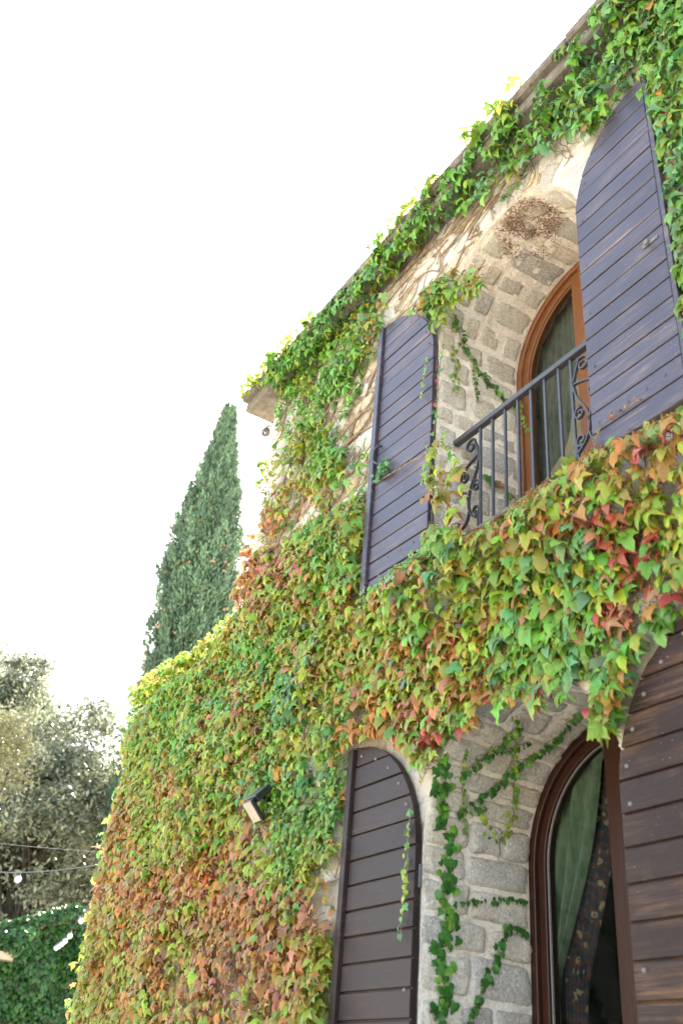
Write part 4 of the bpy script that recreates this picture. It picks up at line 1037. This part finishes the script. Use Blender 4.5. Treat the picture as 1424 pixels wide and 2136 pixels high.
n = 21000; yy = rng.uniform(hy_-hw-.1, hy_+hw+.1, n); zz_ = rng.uniform(GZ, hz_+.12, n); top = hz_-np.abs(yy-hy_)/hw*.95
k_ = zz_ < top+.12; k_ &= ~((yy > hy_+.5) & (zz_ > top-.18)); yy, zz_ = yy[k_], zz_[k_]; n = len(yy)
bl = vnoise(yy*3, zz_*1.6, 71); xx = hx_+.06+.60*bl*bl*rng.random(n)
V1 = np.column_stack([xx, yy, zz_])
n2 = 6500; y2 = rng.uniform(hy_-hw-.1, hy_+.15, n2); V2 = np.column_stack([hx_+.2-rng.random(n2)**1.5*3., y2, hz_-np.abs(y2-hy_)/hw*.95+.10+.16*rng.random(n2)])
PP = np.vstack([V1, V2]); n = len(PP)
V, Fc, Cc = leaf_arrays(PP, np.column_stack([.3+.3*rng.standard_normal(n), .5*rng.standard_normal(n), -1+.3*rng.standard_normal(n)]),
    np.column_stack([np.ones(n), .5*rng.standard_normal(n), .5+.5*rng.standard_normal(n)]), rng.uniform(.05, .095, n), *[np.array([.020, .082, .014])*rng.uniform(.4, 1.7, (n, 1))]*2, 'ivy', rng)
tag(fast_mesh('ivy_cover', V, Fc, Cc, M['leaf'], hut), kind='stuff')
lp = far((8, 1993), 16.0)
lamp = empty('wall_lamp', lp); tag(lamp, 'pale box lamp fixed to the ivy covered outbuilding wall', 'lamp')
MB().bbox(lp+np.array([-.10, -.16, -.07]), lp+np.array([.0, .16, .07]), .015).build('housing', M['board'], lamp)
MB().bbox(lp+np.array([.002, -.14, -.055]), lp+np.array([.03, .14, .055]), .01).build('diffuser', M['cream'], lamp)
MB().tube([lp+np.array([-.10, 0, 0]), np.array([hx_-.02, lp[1], lp[2]])], .025, 8).build('arm', M['board'], lamp)

# ------------------------------------------------------------------ string lights
def string(pts, bulbs, label, rad=.0045, br=.034):
    s_ = empty('string_light', pts[0]); tag(s_, label, 'string lights', 'string lights by the wing')
    MB().tube(pts, rad, 5).build('cable', M['blackp'], s_, True)
    for b in bulbs:
        b = np.array(b); MB().tube([b, b+np.array([0, 0, -br*1.0])], br*.45, 8).build('socket', M['blackp'], s_)
        v, f = ball(b+np.array([0, 0, -br*1.9]), br, 10, 8, (1, 1, 1.12)); obj('bulb', v, f, M['bulb'], s_, True)
def span(a, b, sag, n=24): return [a+(b-a)*t+np.array([0, 0, -4*sag*t*(1-t)]) for t in np.linspace(0, 1, n)]
A0, B0 = far((-260, 1735), 15.5), np.array([XW-.05, .25, far((212, 1786), 8.9)[2]])
c1 = span(A0, B0, .30); string(c1, [c1[6], c1[10], c1[16], c1[20]][1:3]+[c1[22]], 'dark string light cable with clear bulbs reaching the house wing corner')
tag(MB().tube(span(far((-260, 1720), 15.5), B0+np.array([0, 0, .03]), .05), .002, 4).build('support_wire', M['steel']), 'thin taut steel wire above the string light cable', 'wire')
A1, B1 = far((118, 1968), 13.5), far((182, 1893), 11.0)
c2 = span(A1, B1, .06, 26); string(c2, [c2[i] for i in (1, 4, 7, 10, 14, 22)], 'string of close clear bulbs hanging before the ivy outbuilding gable', .005, .030)

# ------------------------------------------------------------------ trees
def quad_leaves(P, size, r, cols, name, mt, parent):
    n = len(P); d = norm(r.standard_normal((n, 3))); a = norm(np.cross(d, r.standard_normal((n, 3)))); b = np.cross(d, a)
    s = size*r.uniform(.6, 1.3, (n, 1))
    V = np.stack([P-a*s, P-b*s*.42+d*s*.12, P+a*s, P+b*s*.42+d*s*.12], 1).reshape(-1, 3)
    i = np.arange(n)[:, None]*4; Fc = np.concatenate([i+np.array([[0, 1, 3]]), i+np.array([[1, 2, 3]])])
    ci = r.integers(0, len(cols), n); C_ = np.array(cols)[ci]*r.uniform(.7, 1.35, (n, 1)); C_ = np.repeat(C_, 4, 0)
    return tag(fast_mesh(name, V, Fc, C_, mt, parent, False), kind=None)
def broad_tree(name, base, ctr, rad, nclump, nleaf, lsize, cols, label, seed, csz=.75, group=None):
    r = np.random.default_rng(seed); base = np.array(base, float); ctr = np.array(ctr, float); rad = np.array(rad, float)
    t_ = empty(name, base); tag(t_, label, 'tree', group or 'trees beyond the outbuilding')
    fork = base+(ctr-base)*.55
    mbk = MB().tube([base+np.array([0, 0, -.3]), base+(fork-base)*.5+np.array([.1, .1, 0]), fork], [.34, .27, .20], 9)
    cl_ = []
    for i in range(nclump):
        d = norm(r.standard_normal(3)); d[2] = abs(d[2])*1.0 if r.random() < .65 else d[2]
        q = ctr+d*rad*r.uniform(.35, 1.0)**.6*(.78+.42*vnoise(d[0]*2.3+seed, d[1]*2.3+d[2]*1.7, seed)); cl_.append(q)
        if i % 7 == 0:
            m_ = (fork+q)/2+r.standard_normal(3)*.25; mbk.tube([fork-np.array([0, 0, .1]), m_, q], [.07, .035, .012], 5, False)
    mbk.build('trunk', M['trunk'], t_, True)
    Ps = []
    for q in cl_:
        k = int(nleaf/nclump*r.uniform(.5, 1.5)); s = csz*r.uniform(.55, 1.3); Ps.append(q+norm(r.standard_normal((k, 3)))*(r.random((k, 1))**.5)*s*np.array([1, 1, .72]))
    quad_leaves(np.vstack(Ps), lsize, r, cols, 'crown', M['oakleaf'], t_)
    return t_
HO = [(.13, .160, .095), (.17, .195, .12), (.22, .24, .16), (.075, .10, .06), (.28, .295, .20)]
c = far((75, 1790), 27); broad_tree('oak_tree', (c[0], c[1], GZ), c, (3.6, 2.5, 3.5), 230, 70000, .075, HO, 'broad grey green evergreen oak with sun glints behind the ivy outbuilding', 5)
c = far((-75, 1590), 31); broad_tree('oak_tree', (c[0], c[1], GZ), c, (3.4, 2.7, 4.6), 170, 52000, .085, HO, 'taller evergreen oak rising behind the broad grey green oak', 6)
c = far((-25, 1640), 21); broad_tree('olive_tree', (c[0], c[1], GZ), c, (1.2, .75, 1.5), 40, 8000, .05, [(.16, .165, .075), (.20, .20, .10), (.13, .14, .06)], 'pale yellowish leafy tree in front of the tall oak', 7, .45)
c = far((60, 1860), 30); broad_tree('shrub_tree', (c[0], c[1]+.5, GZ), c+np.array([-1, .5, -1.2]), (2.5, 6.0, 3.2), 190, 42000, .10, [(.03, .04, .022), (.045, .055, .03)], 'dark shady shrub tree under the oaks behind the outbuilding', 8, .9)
c = far((150, 1800), 31); broad_tree('shrub_tree', (c[0], c[1], GZ), c+np.array([0, 0, -.6]), (2.2, 2.8, 2.8), 120, 30000, .09, HO[:2]+[(.05, .06, .035)], 'grey green bush filling the gap between the oak and the house wing', 9, .8)
# cypress
ct_ = far((473, 858), 24.0); cb = np.array([ct_[0], ct_[1]+.10, GZ]); Hc = ct_[2]
cyp = empty('cypress_tree', cb); tag(cyp, 'tall slender dark green cypress studded with tan cones behind the wing', 'tree')
MB().tube([cb+np.array([0, 0, -.3]), cb+np.array([0, 0, 6]), cb+np.array([0, -.05, 14])], [.28, .2, .06], 8).build('trunk', M['trunk'], cyp, True)
r = np.random.default_rng(3)
def crad(z): return np.interp(z, [GZ+.6, 2, 5, 9, 12.3, 14.5, 15.8, 17.2, Hc-.25, Hc], [.5, .95, 1.06, 1.06, 1.0, .72, .48, .19, .05, .01])
ncl = 2900; zc_ = GZ+.8+(Hc-GZ-.9)*r.random(ncl)**.85; th = r.uniform(0, 2*math.pi, ncl)
rr = crad(zc_)*(.12+.91*r.random(ncl)**.55+.16*(r.random(ncl) > .93)); cc_ = np.column_stack([cb[0]+rr*np.cos(th), cb[1]+rr*np.sin(th), zc_])
per = 62; n = ncl*per; lean = norm(np.column_stack([.35*np.cos(th), .35*np.sin(th), np.ones(ncl)]))
tt = r.random((ncl, per, 1)); spread = np.clip(crad(zc_), .12, 1)[:, None, None]*.115
base = cc_[:, None]+lean[:, None]*(tt-.4)*.62+r.standard_normal((ncl, per, 3))*spread*(1.05-.75*tt)*np.array([1, 1, .8])
base = base.reshape(-1, 3); dr = norm(np.repeat(lean, per, 0)*1.0+.38*r.standard_normal((n, 3))); L_ = r.uniform(.08, .19, (n, 1)); wd = L_*.15
a = norm(np.cross(dr, r.standard_normal((n, 3)))); b = np.cross(dr, a)
mid = base+dr*L_*.5
V = np.stack([base, mid+a*wd, mid+(-.5*a+.87*b)*wd, mid+(-.5*a-.87*b)*wd, base+dr*L_], 1).reshape(-1, 3)
i = np.arange(n)[:, None]*5; Fc = np.concatenate([i+np.array([q]) for q in ((0, 2, 1), (0, 3, 2), (0, 1, 3), (1, 2, 4), (2, 3, 4), (3, 1, 4))])
C_ = np.array([.098, .180, .098])*np.repeat(r.uniform(.5, 1.5, (ncl, 1)), per, 0)*r.uniform(.75, 1.25, (n, 1)); C_ = np.repeat(C_, 5, 0)
fast_mesh('crown', V, Fc, C_, M['needle'], cyp, False)
mb = MB()
for i in range(650):
    zc = GZ+2+(Hc-GZ-3.2)*r.random(); t0 = r.uniform(0, 6.28); q_ = np.array([cb[0]+crad(zc)*1.04*math.cos(t0), cb[1]+crad(zc)*1.04*math.sin(t0), zc])
    v, f = ball(q_, r.uniform(.028, .045), 6, 4); mb.add(v, f)
tag(mb.build('cones', M['cone'], cyp, True), kind='stuff')
